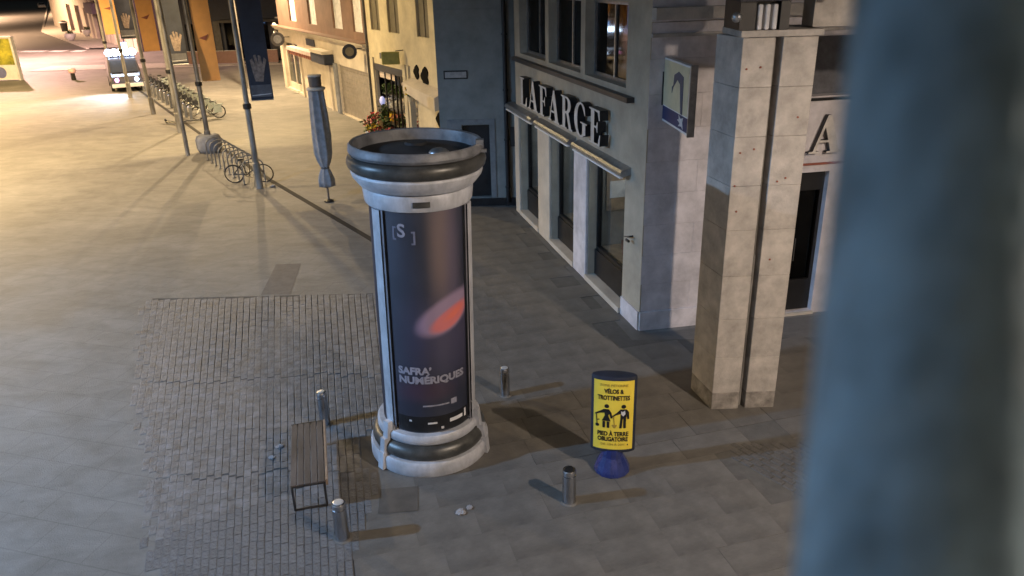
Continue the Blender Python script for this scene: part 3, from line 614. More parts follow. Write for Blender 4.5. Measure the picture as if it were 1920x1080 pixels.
# drainpipe between the two shops
b2 = thing('florist_building', 'warmly lit cream building with an open florist shop on its ground floor', 'shop building', tuple(F.p(-.8, 0)))
bm = B(); path(bm, [F.p(-.78, 0, .1), F.p(-.78, 9, .1)], .06, 8); mk('drainpipe', bm, m_dark, b2, world=True)
bm = B(); F.wall(bm, -14.5, -.8, 0, 10, [(-5.05, -1.45, .02, 3.15), (-6.35, -5.75, .02, 2.5), (-4.9, -3.6, 4.6, 6.6), (-8.0, -6.8, 4.6, 6.6), (-2.6, -1.4, 4.6, 6.6)], .14, .03); mk('wall', bm, m_cream, b2, world=True)
bm = B(); F.box(bm, -14.5, -.8, 3.3, 10, -.34, -9); F.box(bm, -14.5, -.8, 0, 3.3, -1.1, -9); F.box(bm, -14.5, -5.2, 0, 3.3, -.5, -1.09); mk('building_core', bm, m_cream2, b2, world=True)
for a, b in ((-4.9, -3.6), (-8.0, -6.8), (-2.6, -1.4)):
    bm = B(); F.box(bm, a, b, 4.6, 6.6, -.14, -.08); F.box(bm, (a+b)/2-.03, (a+b)/2+.03, 4.6, 6.6, -.08, -.05); mk('window_shutter', bm, m_taup, b2, world=True)
for a, b in ((-1.43, -1.15), (-5.42, -5.08), (-5.74, -5.56), (-9.3, -9.0)):
    bm = B(); F.box(bm, a, b, 0, 3.4, .032, .12); mk('pilaster', bm, m_cream, b2, world=True)
bm = B(); F.box(bm, -5.05, -1.45, 2.85, 3.14, -.1, .06); mk('florist_fascia', bm, m_dark, b2, world=True)
bm = B(); F.box(bm, -3.6, -1.7, 2.55, 2.8, -.12, -.08); mk('lit_header_panel', bm, mat('pink_white_header', (.7, .6, .55), .5), b2, world=True)
for s in (-2.45, -3.25, -3.75, -4.2):
    bm = B(); F.box(bm, s-.03, s+.03, .02, 2.84, -.10, -.03); mk('mullion', bm, m_black, b2, world=True)
bm = B(); F.box(bm, -4.0, -2.3, 3.42, 3.66, .032, .07); mk('name_plaque', bm, m_bgrey, b2, world=True)
gs = thing('green_projecting_sign', 'olive green box sign projecting above the florist shop', 'sign', tuple(F.p(-5.2, 3.7, .1)))
c = F.p(-5.2, 3.7, .6); d = Vector((1, 0, 0)); bm = B(); box(bm, c.x-.38, c.x+.34, c.y-.09, c.y+.09, 3.45, 3.95); bmesh.ops.recalc_face_normals(bm, faces=bm.faces); bev(bm, .02); mk('sign_box', bm, m_olive, gs, world=True)
bm = B(); tube(bm, F.p(-5.2, 3.98, .05), (c.x+.2, c.y, 3.98), .02); mk('arm', bm, m_dark, gs, world=True)
# sloping awning and dark emblems on the nearer shop
bm = B(); hexa(bm, [F.p(-9.2, 2.15, .05), F.p(-6.0, 2.55, .05), F.p(-6.0, 2.45, .5), F.p(-9.2, 2.05, .5), F.p(-9.2, 2.75, .05), F.p(-6.0, 2.95, .05), F.p(-6.0, 2.8, .5), F.p(-9.2, 2.55, .5)]); bmesh.ops.recalc_face_normals(bm, faces=bm.faces); mk('cream_awning', bm, m_cream2, b2, world=True)
for s, z, k in ((-6.5, 3.22, .22), (-7.35, 3.12, .3), (-8.55, 1.6, .24)):
    bm = B(); L = [(k*math.cos(a)*(1+.25*math.cos(5*a))*1.1, k*math.sin(a)*(1.2+.25*math.cos(3*a))) for a in [2*math.pi*i/24 for i in range(24)]]
    outline(bm, [L], .04, lambda x, y, e: F.p(s+x, z+y, .034+e)); mk('dark_emblem', bm, m_matt, b2, world=True)
# florist goods
def leaf_clump(bm, c, r, h, n, ll=.12, rnd=random):
    for _ in range(n):
        a = rnd.uniform(0, 6.28); q = Vector(c)+Vector((math.cos(a)*r*rnd.random(), math.sin(a)*r*rnd.random(), h*rnd.random()))
        d = Vector((rnd.uniform(-1, 1), rnd.uniform(-1, 1), rnd.uniform(-.2, 1))).normalized(); s = d.orthogonal().normalized()*ll*.3
        bm.faces.new([bm.verts.new(q), bm.verts.new(q+d*ll*.5+s), bm.verts.new(q+d*ll), bm.verts.new(q+d*ll*.5-s)])
def potted(name, label, s, d, h, r, mflower, mpot, hp=.3, n=90):
    o = F.p(s, 0, d); t = thing(name, label, 'plant', tuple(o), 0, 'plants outside the florist')
    bm = B(); lathe(bm, [(0, .01), (r*.7, .01), (r, hp), (r*1.08, hp), (r*1.08, hp+.03), (r*.9, hp+.03), (r*.85, hp-.02), (0, hp-.02)], 14); mk('pot', bm, mpot, t)
    bm = B(); leaf_clump(bm, (0, 0, hp), r*1.3, h, n, .18); mk('foliage', bm, m_green, t)
    bm = B(); leaf_clump(bm, (0, 0, hp+h*.35), r*1.35, h*.8, n, .13); mk('flowers', bm, mflower, t)
potted('potted_flowers', 'pot of red flowers outside the far side of the florist shop', -1.9, .45, .6, .24, m_red, m_terra)
potted('potted_flowers', 'pot of pink and cream flowers at the edge of the florist display', -2.4, .85, .4, .26, m_pink, m_box)
potted('potted_flowers', 'pot of yellow flowers in front of the florist shop', -3.4, 1.0, .35, .26, m_yel, m_cream)
potted('potted_flowers', 'large terracotta pot of red flowers beside the yellow ones', -4.2, .95, .2, .42, m_red, m_terra, .42)
potted('potted_flowers', 'tall green plant by the dark florist door', -3.0, .3, 1.0, .16, m_green, m_cream)
potted('hanging_flowers', 'yellow flowers hanging under the cream awning', -6.3, .30, .3, .16, m_yel, m_cream, .2)
hf = bpy.data.objects['hanging_flowers']; hf.location.z = 2.05
bm = B(); tube(bm, (0, 0, .2), (0, 0, .62), .008, 5); mk('hanger', bm, m_dark, hf)
for k, (s, mm) in enumerate(((-1.95, m_yel), (-2.85, m_pink), (-3.5, m_green), (-4.65, m_red))):
    t = thing('flower_shelf', ['flower shelf at the far left of the florist window', 'second flower shelf in the florist window', 'third flower shelf in the florist window', 'flower shelf at the near right of the florist window'][k], 'shelf', tuple(F.p(s, 0, -.8)), 0, 'florist shelves')
    for z in (.5, 1.15, 1.8):
        bm = B(); F.box(bm, s-.3, s+.3, z, z+.03, -.50, -.14); mk('shelf_board', bm, m_alu, t, world=True)
        bm = B(); q = F.p(s, z+.03, -.32); leaf_clump(bm, q, .27, .40, 130, .13); mk('cut_flowers', bm, [m_green, mm, m_box][int(z*2) % 3], t, world=True)
bm = B(); c = F.p(-2.25, 1.55, .1); ball(bm, c, .13, 1, 1, 1.6); tag(mk('paper_lantern', bm, mat('pale_lilac_paper', (.55, .58, .85), .5, emit=(.5, .55, 1), es=.5), smooth=True), 'pale lilac lantern hanging at the far side of the florist window', 'lantern')

# ------------------------------------------------------------------ far buildings
E_ = Fr((-14.0, 70.5), (-1, .0), 1)
if E_.n.y > 0: E_.n = -E_.n
be = thing('dark_building', 'dark navy fronted building across the far end of the square', 'building', (-14, 70.5, 0))
bm = B(); E_.wall(bm, 0, 14.3, 0, 10, [(1.5, 5.5, .2, 3.2), (6.6, 10.4, .2, 3.2), (11.6, 13.8, .2, 3.2)], .4); mk('wall', bm, m_navy, be, world=True)
bm = B(); E_.box(bm, 0, 14.3, 0, 10, -2, -10); mk('building_core', bm, m_navy, be, world=True)
for a, b in ((1.5, 5.5), (6.6, 10.4), (11.6, 13.8)):
    bm = B(); E_.box(bm, a, b, .2, 3.2, -.35, -.3); E_.box(bm, (a+b)/2-.05, (a+b)/2+.05, .2, 3.2, -.3, -.25); mk('dark_window', bm, m_glassd, be, world=True)
for a, mm in ((.3, m_bluegrey), (5.8, m_dark), (10.7, m_dark)):
    bm = B(); E_.box(bm, a, a+.55, 0, 3.4, .002, .25); mk('pilaster', bm, mm, be, world=True)
bm = B(); E_.box(bm, 1.3, 10.5, 3.3, 3.5, .002, 1.3); mk('flat_canopy', bm, m_black, be, world=True)
bm = B(); E_.box(bm, 3.2, 5.6, 3.55, 3.66, 1.0, 1.1); mk('canopy_rail', bm, m_alu, be, world=True)
for k in range(4):
    t = thing('terrace_screen', ['low red-brown terrace screen nearest the cream shops', 'second red-brown terrace screen from the cream shops', 'third red-brown terrace screen from the cream shops', 'red-brown terrace screen farthest left by the masts'][k], 'screen', (-17.5-k*3.3, 68.2, 0), 0, 'terrace screens')
    bm = B(); box(bm, -1.4, 1.4, -.05, .05, .1, 1.1); mk('screen_panel', bm, mat('red_brown_screen', (.16, .09, .085), .7), t)
    bm = B(); box(bm, -1.45, -1.35, -.25, .25, 0, .1); box(bm, 1.35, 1.45, -.25, .25, 0, .1); mk('feet', bm, m_dark, t)
    bm = B(); box(bm, -1.4, 1.4, -.06, .06, 1.102, 1.14); mk('top_rail', bm, m_alu, t)
sheet('low_step_paving', [(-40, 66.6), (-14, 66.6), (-14, 70.4), (-40, 70.4)], .03, m_kerb)
D = Fr((-39.2, 84.5), (-.577, .817), 1)
if D.n.x > 0: D.n = -D.n
bd = thing('pale_corner_building', 'pale cream street building with a tall dark doorway beyond the masts', 'building', (-39.2, 84.5, 0))
bm = B(); D.wall(bm, -3, 60, 0, 12, [(3.4, 6.6, 0, 3.6), (9.0, 10.6, .7, 3.4), (14.6, 20.5, 0, 4.6), (24, 27, .5, 3.6), (30, 34, .2, 3.8), (38, 42, .2, 3.8)], .4); mk('wall', bm, m_cream2, bd, world=True)
bm = B(); D.box(bm, -3, 60, 0, 12, -2, -14); D.box(bm, -3, 60, 0, 12, -.41, -.8); mk('building_core', bm, m_purple, bd, world=True)
for a in (-.5, 7.6, 11.8, 22): bm = B(); D.box(bm, a, a+1.2, 0, 4.6, .002, .2); mk('pilaster', bm, m_cream2, bd, world=True)
bm = B(); D.box(bm, 14.8, 20.3, 3.2, 4.4, .002, .8); mk('mauve_awning', bm, m_purple, bd, world=True)
bm = B(); D.box(bm, 9.2, 10.4, .9, 3.3, -.3, -.2); mk('lilac_poster', bm, mat('lilac_print', (.35, .3, .5), .6), bd, world=True)
# wall that closes the far end between the two
bf = thing('warm_far_building', 'warm cream building with pilasters behind the farthest orange banner', 'building', (-39.4, 74.5, 0))
G_ = Fr((-28.0, 83.6), (-1, .0), 1)
if G_.n.y > 0: G_.n = -G_.n
bm = B(); G_.wall(bm, 0, 11.3, 0, 9, [(1.2, 3.6, 0, 3.4), (5.0, 7.2, .6, 3.4), (8.4, 10.2, 0, 3.2)], .4); G_.box(bm, 0, 11.3, 0, 9, -.8, -8); mk('wall', bm, m_cream, bf, world=True)
for a in (.4, 4.0, 7.5, 10.5): bm = B(); G_.box(bm, a, a+.6, 0, 9, .002, .2); mk('pilaster', bm, m_cream2, bf, world=True)
for a, b in ((1.2, 3.6), (5.0, 7.2), (8.4, 10.2)): bm = B(); G_.box(bm, a, b, .6, 3.2, -.35, -.3); mk('dark_window', bm, m_purple, bf, world=True)
# far closing blocks so the view ends in buildings
bg2 = thing('street_end_building', 'dark building closing the far end of the street', 'building', (-190, 330, 0))
bm = B(); box(bm, -330, -95, 332, 345, 0, 16); mk('wall', bm, m_brownc, bg2, world=True)
bm = B()
for k in range(40): box(bm, -320+k*5.5, -318+k*5.5, 331.8, 331.99, 3, 5)
mk('window', bm, m_navy, bg2, world=True)

def bin_(loc, label):
    t = thing('litter_bin', label, 'bin', loc, 0, 'street bins')
    bm = B(); lathe(bm, [(0, 0), (.42, 0), (.5, 1.2), (.5, 1.3), (.3, 1.45), (0, 1.5)], 14); mk('body', bm, m_black, t, smooth=True)
    bm = B(); lathe(bm, [(.51, 1.15), (.55, 1.18), (.55, 1.26), (.51, 1.29)], 14); mk('rim', bm, m_box, t)
bin_((-63.8, 117.8, .12), 'black litter bin with pale rim on the far pavement')
for k, (x, y) in enumerate(((-52.3, 101.6), (-53.6, 108.5))):
    t = thing('round_planter', ['nearer white bowl planter at the pale building', 'farther white bowl planter at the pale building'][k], 'planter', (x-1.2, y-2.0, .12), 0, 'white planters')
    bm = B(); lathe(bm, [(0, 0), (.35, 0), (.62, .4), (.66, .75), (.6, .8), (.55, .7), (0, .68)], 18); mk('bowl', bm, m_white, t, smooth=True)
    bm = B(); leaf_clump(bm, (0, 0, .7), .5, .4, 90, .2); mk('shrub', bm, m_green, t)
# kiosk with poster at the left edge
kx, ky = -37.2, 60.9
kt = thing('advert_kiosk', 'white framed kiosk panel with a yellow and green poster at the left edge', 'kiosk', (kx-1.4, ky, 0))
bm = B(); box(bm, -1.5, -1.35, -.2, .2, 0, 3.2); box(bm, 1.35, 1.5, -.2, .2, 0, 3.2); box(bm, -1.35, 1.35, -.2, .2, 3.05, 3.2); mk('frame', bm, m_box, kt)
bm = B(); box(bm, -1.34, 1.34, -.12, .12, 1.15, 3.04); mk('poster', bm, mat('yellow_green_print', (.50, .46, .05), .6, var=.9, scale=1.3, c2=(.05, .08, .02)), kt)
bm = B(); box(bm, -1.34, 1.34, -.16, .16, .05, 1.14); mk('base_panel', bm, m_white, kt)
bm = B(); tube(bm, (.1, -.161, .6), (.1, -.17, .6), .42, 20); mk('blue_disc', bm, mat('blue_grey_print', (.18, .2, .42), .6), kt)
t = thing('vent_box', 'dark slatted cabinet beside the yellow and green kiosk poster', 'cabinet', (kx-3.4, ky-.1, 0))
bm = B(); box(bm, -.7, .7, -.4, .4, 0, 1.5); mk('body', bm, m_dark, t)
for k in range(6): bm = B(); box(bm, -.65, .65, -.46, -.402, .15+k*.22, .27+k*.22); mk('slat', bm, m_black, t)
# small bollard in the square, pink light painted into its cap colour
t = thing('square_bollard', 'short dark bollard with pink light painted on its cap, standing alone in the square', 'bollard', (-32.7, 60.0, 0))
bm = B(); lathe(bm, [(0, 0), (.17, 0), (.14, .55), (0, .55)], 14); mk('post', bm, m_black, t)
bm = B(); lathe(bm, [(.2, .5), (.27, .58), (.25, .82), (0, .86)], 14, capb=True); mk('cap', bm, m_pinktop, t, smooth=True)

# ------------------------------------------------------------------ vehicles
def car_shape(bm, L, Wd, prof):
    # prof: list of (x along, z bottom, z top, half-width at top factor)
    rows = []
    for x, zb, zt, k in prof:
        h = Wd/2
        rows.append([bm.verts.new((x, -h, zb)), bm.verts.new((x, -h, zb+(zt-zb)*.55)), bm.verts.new((x, -h*k, zt)), bm.verts.new((x, h*k, zt)), bm.verts.new((x, h, zb+(zt-zb)*.55)), bm.verts.new((x, h, zb))])
    for a, b in zip(rows, rows[1:]):
        for i in range(6): bm.faces.new([a[i], a[(i+1) % 6], b[(i+1) % 6], b[i]])
    bm.faces.new(rows[0][::-1]); bm.faces.new(rows[-1]); bmesh.ops.recalc_face_normals(bm, faces=bm.faces)
def wheels(t, xs, hy, r):
    for x in xs:
        for y in (-hy, hy):
            bm = B(); tube(bm, (x, y-.1, r), (x, y+.1, r), r, 18); wo = mk('wheel', bm, m_tyre, t)
            bm = B(); s = 1 if y > 0 else -1; tube(bm, (x, y+s*.1, r), (x, y+s*.115, r), r*.6, 14); mk('rim', bm, m_alu, wo)
van = thing('service_van', 'small service van with dazzling blue-white work lamps parked among the masts', 'van', (-26.4, 54.9, 0), math.atan2(-.88, .47), None)
bm = B(); car_shape(bm, 4.6, 1.95, [(-2.6, .35, 1.9, .86), (-2.5, .3, 2.25, .88), (.9, .3, 2.25, .86), (1.35, .3, 2.05, .84), (2.0, .3, 1.2, .9), (2.45, .32, 1.0, .88), (2.55, .38, .75, .9)]); mk('body', bm, mat('grey_van_paint', (.10, .10, .13), .35, .2, coat=.6), van)
wheels(van, (-1.7, 1.6), .9, .34)
bm = B(); hexa(bm, [(1.42, -.76, 1.93), (2.02, -.84, 1.2), (2.02, .84, 1.2), (1.42, .76, 1.93), (1.48, -.76, 1.95), (2.08, -.84, 1.24), (2.08, .84, 1.24), (1.48, .76, 1.95)]); mk('windscreen', bm, m_navy, van)
bm = B(); box(bm, 2.45, 2.62, -.95, .95, .32, .55); mk('bumper', bm, m_white, van)
for y in (-.6, .6):
    bm = B(); ball(bm, (2.5, y, .78), .13); mk('headlight', bm, m_pinklamp if y < 0 else m_flash, van, smooth=True)
bm = B(); box(bm, 1.0, 1.25, -.8, .8, 2.26, 2.34); mk('roof_bar', bm, m_dark, van)
for y in (-.72, -.36, 0, .36, .72):
    bm = B(); tube(bm, (1.0, y, 2.46), (1.22, y, 2.44), .24, 16); bo = mk('work_lamp', bm, m_dark, van)
    bm = B(); ball(bm, (1.22, y, 2.44), .235, .4, 1, 1, 16, 10); mk('lens', bm, m_flash, bo)
bm = B(); tube(bm, (.6, .3, 2.26), (.6, .3, 3.0), .2, 14); mk('beacon', bm, m_flashb, van)
def parked_car(loc, rz, paint, label, lampm):
    t = thing('parked_car', label, 'car', loc, rz, 'cars parked far down the street')
    bm = B(); car_shape(bm, 4.2, 1.8, [(-2.1, .35, .95, .85), (-1.9, .3, 1.05, .85), (-1.4, .3, 1.45, .75), (.3, .3, 1.45, .75), (1.1, .3, 1.0, .85), (2.0, .32, .85, .85), (2.1, .38, .7, .88)]); mk('body', bm, paint, t)
    wheels(t, (-1.35, 1.35), .82, .32)
    bm = B(); hexa(bm, [(.4, -.62, 1.4), (1.05, -.72, 1.04), (1.05, .72, 1.04), (.4, .62, 1.4), (.45, -.62, 1.43), (1.1, -.72, 1.07), (1.1, .72, 1.07), (.45, .62, 1.43)]); mk('windscreen', bm, m_black, t)
    for y in (-.62, .62): bm = B(); ball(bm, (2.06, y, .68), .13); mk('headlight', bm, lampm, t)
parked_car((-124, 196, .02), R(-58), m_black, 'black car with yellowish headlights at the far end of the street', m_yelamp)
parked_car((-125, 222, .02), R(-58), mat('white_car_paint', (.7, .7, .72), .35, coat=.5), 'white car far down the street behind the black car', m_white)
def moto(loc, rz, label, lit):
    t = thing('parked_motorcycle', label, 'motorcycle', loc, rz, 'motorcycles on the far pavement')
    bm = B(); torus(bm, (-.7, 0, .33), (0, 1, 0), .27, .07, 16, 6); torus(bm, (.72, 0, .33), (0, 1, 0), .27, .06, 16, 6); mk('wheels', bm, m_tyre, t)
    bm = B(); path(bm, [(-.7, 0, .33), (-.1, 0, .45), (.4, 0, .9), (.72, 0, .33)], .05, 6); ball(bm, (0, 0, .55), .25, 1.3, .7, 1); ball(bm, (.25, 0, .85), .2, 1.5, .8, .8); mk('frame', bm, m_dark, t)
    bm = B(); ball(bm, (-.35, 0, .85), .2, 2, .8, .4); mk('saddle', bm, m_black, t)
    bm = B(); tube(bm, (.42, -.35, 1.05), (.42, .35, 1.05), .02); ball(bm, (.55, 0, .92), .1); mk('handlebar', bm, m_yelamp if lit else m_alu, t)
moto((-63.2, 130, .12), R(-40), 'motorcycle standing behind the litter bin on the far pavement', False)
moto((-74, 150, .12), R(-70), 'motorcycle with a yellow lamp far along the pavement', True)
moto((-66, 139, .12), R(-100), 'middle motorcycle between two others on the far pavement', False)

# ------------------------------------------------------------------ flag masts with hanging banners
masts = [(-8.87, 26.65), (-12.84, 32.96), (-15.99, 37.69), (-19.65, 43.3), (-23.9, 49.93), (-28.21, 56.82)]
bz = [3.15, 3.07, 3.27, 3.45, 3.65, 3.5]
def make_mast(loc, label):
    t = thing('flag_mast', label, 'mast', (*loc, 0), 0, 'banner masts in a row')
    bm = B(); lathe(bm, [(0, 0), (.13, 0), (.13, .9), (.10, .95), (.098, 3.0), (.09, 3.02), (.075, 9.5), (0, 9.55)], 14); mk('pole', bm, m_mast, t, smooth=False)
    bm = B(); lathe(bm, [(.104, 2.78), (.14, 2.8), (.14, 2.95), (.104, 2.97)], 14); mk('collar', bm, m_black, t)
    bm = B(); tube(bm, (.1, 0, 9.1), (1.0, .35, 9.1), .02, 6); mk('banner_arm', bm, m_mast, t)
    return t
nth = ['nearest', 'second nearest', 'third nearest', 'fourth nearest', 'fifth nearest', 'farthest']
base = make_mast(masts[0], 'nearest tall grey banner mast, standing in front of the leaning bicycle')
for i in range(1, 6): dup(base, (*masts[i], 0), 0, ['', 'second nearest banner mast, rising from a round grey planter', 'third nearest banner mast, past the fallen scooter', 'fourth nearest banner mast, beside the row of hire bikes', 'fifth nearest banner mast, beside the bright van', 'farthest banner mast with the dark terminal next to it'][i])
def banner(i):
    x, y = masts[i]; d = Vector((.93, .36, 0)).normalized() if i else Vector((.96, .28, 0)).normalized(); orange = i % 2 == 1
    wd = [.74, .72, .78, .80, .9, 1.1][i]; z0 = bz[i]-.1; z1 = 9.0; nn = Vector((d.y, -d.x, 0))
    t = thing('hanging_banner', ('orange' if orange else 'dark printed')+' banner hanging from the '+nth[i]+' mast', 'banner', (x, y, z0), 0, 'banners on the masts')
    x0 = .17
    def P(s, z, e=0): return Vector((0, 0, 0))+d*(x0+s)+nn*(.035*math.sin(z*1.3+i)+.02*math.sin(s*5+z)+e)+Vector((0, 0, z-z0))
    bm = B(); n1, n2 = 6, 26; g = [[[bm.verts.new(P(wd*a/n1, z0+(z1-z0)*b/n2, e)) for b in range(n2+1)] for a in range(n1+1)] for e in (0, -.012)]
    for L, fl in ((g[0], 1), (g[1], -1)):
        for a in range(n1):
            for b in range(n2): bm.faces.new([L[a][b], L[a+1][b], L[a+1][b+1], L[a][b+1]][::fl])
    mk('cloth', bm, m_orange if orange else m_bnavy, t, smooth=True)
    bm = B(); tube(bm, P(0, z0, 0), P(wd, z0, 0), .022, 8); mk('bottom_bar', bm, m_alu if not orange else m_orange, t)
    if not orange:
        # printed raised hand and a grey foot panel
        bm = B(); hz = z0+.62
        hand = [(-.12, 0), (.1, -.02), (.16, .25), (.26, .55), (.2, .62), (.13, .42), (.11, .66), (.04, .68), (.02, .44), (-.02, .7), (-.09, .68), (-.06, .42), (-.13, .6), (-.2, .56), (-.16, .2)]
        cx = wd*.5
        outline(bm, [[(a*1.15+cx, b*1.25+hz) for a, b in hand]], .004, lambda a, b, e: P(a, b, .012+e)); mk('printed_hand', bm, m_skin, t)
        bm = B(); outline(bm, [[(.04, z0+.1), (wd-.04, z0+.1), (wd-.04, z0+.5), (.04, z0+.5)]], .004, lambda a, b, e: P(a, b, .012+e)); mk('printed_panel', bm, m_bgrey, t)
        bm = B(); outline(bm, [[(.06, z0+.15), (wd-.06, z0+.18), (wd-.06, z0+.2), (.06, z0+.17)]], .004, lambda a, b, e: P(a, b, .018+e)); mk('printed_line', bm, m_box, t)
    else:
        bm = B(); outline(bm, [[(.1, z1-.9), (wd-.1, z1-.8), (wd-.1, z1-.7), (.1, z1-.8)]], .004, lambda a, b, e: P(a, b, .012+e)); L = []
        mk('printed_line', bm, m_terra, t)
        hz = z0+1.7
        bm = B(); outline(bm, [[(wd*.2, hz), (wd*.55, hz-.1), (wd*.75, hz+.15), (wd*.6, hz+.1), (wd*.4, hz+.05)]], .004, lambda a, b, e: P(a, b, .012+e)); mk('printed_stroke', bm, m_terra, t)
for i in range(6): banner(i)
# concrete ring round the second mast
t = thing('round_mast_planter', 'round grey concrete drum around the foot of the second nearest mast', 'planter', (*masts[1], 0))
bm = B(); lathe(bm, [(.14, .02), (.42, 0), (.52, .18), (.54, .55), (.46, .72), (.3, .78), (.14, .76)], 20); mk('drum', bm, mat('blue_grey_concrete', (.24, .25, .28), .85, bump=.3), t, smooth=True)
# dark terminal beside the farthest mast
t = thing('pay_terminal', 'slim dark terminal with a pink light beside the farthest mast', 'terminal', (-27.3, 57.2, 0), .3)
bm = B(); box(bm, -.22, .22, -.16, .16, 0, 2.1); bmesh.ops.recalc_face_normals(bm, faces=bm.faces); bev(bm, .03); mk('body', bm, m_black, t)
bm = B(); tube(bm, (-.02, -.161, 1.35), (-.02, -.2, 1.35), .11, 14); mk('pink_light', bm, m_pinklamp, t)
bm = B(); box(bm, -.3, .3, -.2, .2, 2.102, 2.5); mk('sign_head', bm, m_purple, t)

# ------------------------------------------------------------------ bicycles
def make_bike(label, paint, group=None, share=False):
    t = thing('bicycle', label, 'bicycle', (0, 0, 0), 0, group)
    for x in (-.54, .54):
        bm = B(); torus(bm, (x, 0, .34), (0, 1, 0), .325, .022 if not share else .03, 28, 6)
        wo = mk('wheel', bm, m_tyre, t)
        bm = B()
        for k in range(12): a = k*math.pi/6; tube(bm, (x, 0, .34), (x+.31*math.cos(a), 0, .34+.31*math.sin(a)), .0035, 4)
        tube(bm, (x, -.05, .34), (x, .05, .34), .025); mk('spokes', bm, m_alu, wo)
    bm = B(); bb = (-.08, 0, .30)
    r = .017 if not share else .026
    for a, b in ((bb, (-.20, 0, .80)), (bb, (.36, 0, .62)), ((-.18, 0, .74), (.34, 0, .78)) if not share else (bb, (.34, 0, .80)), ((.33, 0, .86), (.38, 0, .58)), ((.38, .05, .58), (.54, .05, .34)), ((.38, -.05, .58), (.54, -.05, .34)), (bb, (-.54, .05, .34)), (bb, (-.54, -.05, .34)), ((-.18, 0, .74), (-.54, .05, .34)), ((-.18, 0, .74), (-.54, -.05, .34))): tube(bm, a, b, r, 8)
    mk('frame', bm, paint, t)
    bm = B(); ball(bm, (-.25, 0, .88), .1, 1.5, .8, .4); tube(bm, (-.2, 0, .78), (-.22, 0, .88), .013); mk('saddle', bm, m_black, t, smooth=True)
    bm = B(); path(bm, [(.22, -.28, .98), (.32, -.2, 1.0), (.33, 0, .98), (.32, .2, 1.0), (.22, .28, .98)], .014, 6); tube(bm, (.33, 0, .84), (.33, 0, .98), .014); mk('handlebar', bm, m_dark, t)
    bm = B(); torus(bm, (-.08, .05, .30), (0, 1, 0), .085, .012, 16, 4); tube(bm, (-.08, .09, .30), (.04, .09, .18), .01); tube(bm, (-.08, -.09, .30), (-.2, -.09, .42), .01); box(bm, .0, .09, .08, .16, .165, .19); box(bm, -.25, -.16, -.16, -.08, .405, .43); mk('crankset', bm, m_dark, t)
    for x in (-.54, .54):
        if not share and x > 0: continue
        bm = B(); pr = []
        for k in range(9): a = R(30+k*17) if x < 0 else R(10+k*17); pr.append((x+.37*math.cos(a), .34+.37*math.sin(a)))
        for (x0, z0), (x1, z1) in zip(pr, pr[1:]): hexa(bm, [(x0, -.035, z0), (x1, -.035, z1), (x1, .035, z1), (x0, .035, z0), (x0, -.035, z0+.008), (x1, -.035, z1+.008), (x1, .035, z1+.008), (x0, .035, z0+.008)])
        mk('mudguard', bm, m_bikeg if share else m_black, t)
    if share:
        bm = B(); box(bm, .42, .70, -.17, .17, .80, .83); box(bm, .42, .44, -.17, .17, .83, 1.0); box(bm, .68, .70, -.17, .17, .83, 1.0); box(bm, .44, .68, -.17, -.15, .83, 1.0); box(bm, .44, .68, .15, .17, .83, 1.0); mk('basket', bm, m_dark, t)
        bm = B(); box(bm, -.80, -.38, -.06, .06, .70, .74); box(bm, -.7, -.3, .05, .09, .3, .68); mk('rear_rack', bm, m_bikeg, t)
    return t
bk = make_bike('black bicycle parked by itself behind the nearest mast', m_black)
bk.location = (-9.45, 27.5, 0); bk.rotation_euler = (R(4), 0, R(2))
hb = make_bike('', m_bike, 'hire bikes in a docking row', True)
a0 = Vector((-15.85, 41.3)); a1 = Vector((-23.7, 53.6)); N = 12
ords = ['nearest', 'second', 'third', 'fourth', 'fifth', 'sixth', 'seventh', 'eighth', 'ninth', 'tenth', 'eleventh', 'farthest']
for k in range(N):
    q = a0.lerp(a1, k/(N-1)); rz = R(208)+random.uniform(-.06, .06)
    lab = 'grey hire bike, '+(ords[k]+(' from the near end' if 0 < k < N-1 else ''))+' in the docking row'
    if k == 0: hb.location = (q.x, q.y, 0); hb.rotation_euler = (0, 0, rz); hb['label'] = lab
    else: dup(hb, (q.x, q.y, 0), rz, lab)
    dk = thing('bike_dock', 'grey docking post at the front wheel of the '+ords[k]+' hire bike', 'docking post', (q.x+.86*math.cos(rz), q.y+.86*math.sin(rz), 0), rz, 'docking posts') if k == 0 else None
    if dk:
        bm = B(); box(bm, -.08, .08, -.12, .12, 0, .75); bmesh.ops.recalc_face_normals(bm, faces=bm.faces); bev(bm, .03); mk('post', bm, m_alu, dk)
        bm = B(); box(bm, -.081, .0, -.08, .08, .752, .80); mk('lock_head', bm, m_black, dk); dk0 = dk
    else: dup(dk0, (q.x+.86*math.cos(rz), q.y+.86*math.sin(rz), 0), rz, 'grey docking post at the front wheel of the '+ords[k]+' hire bike')
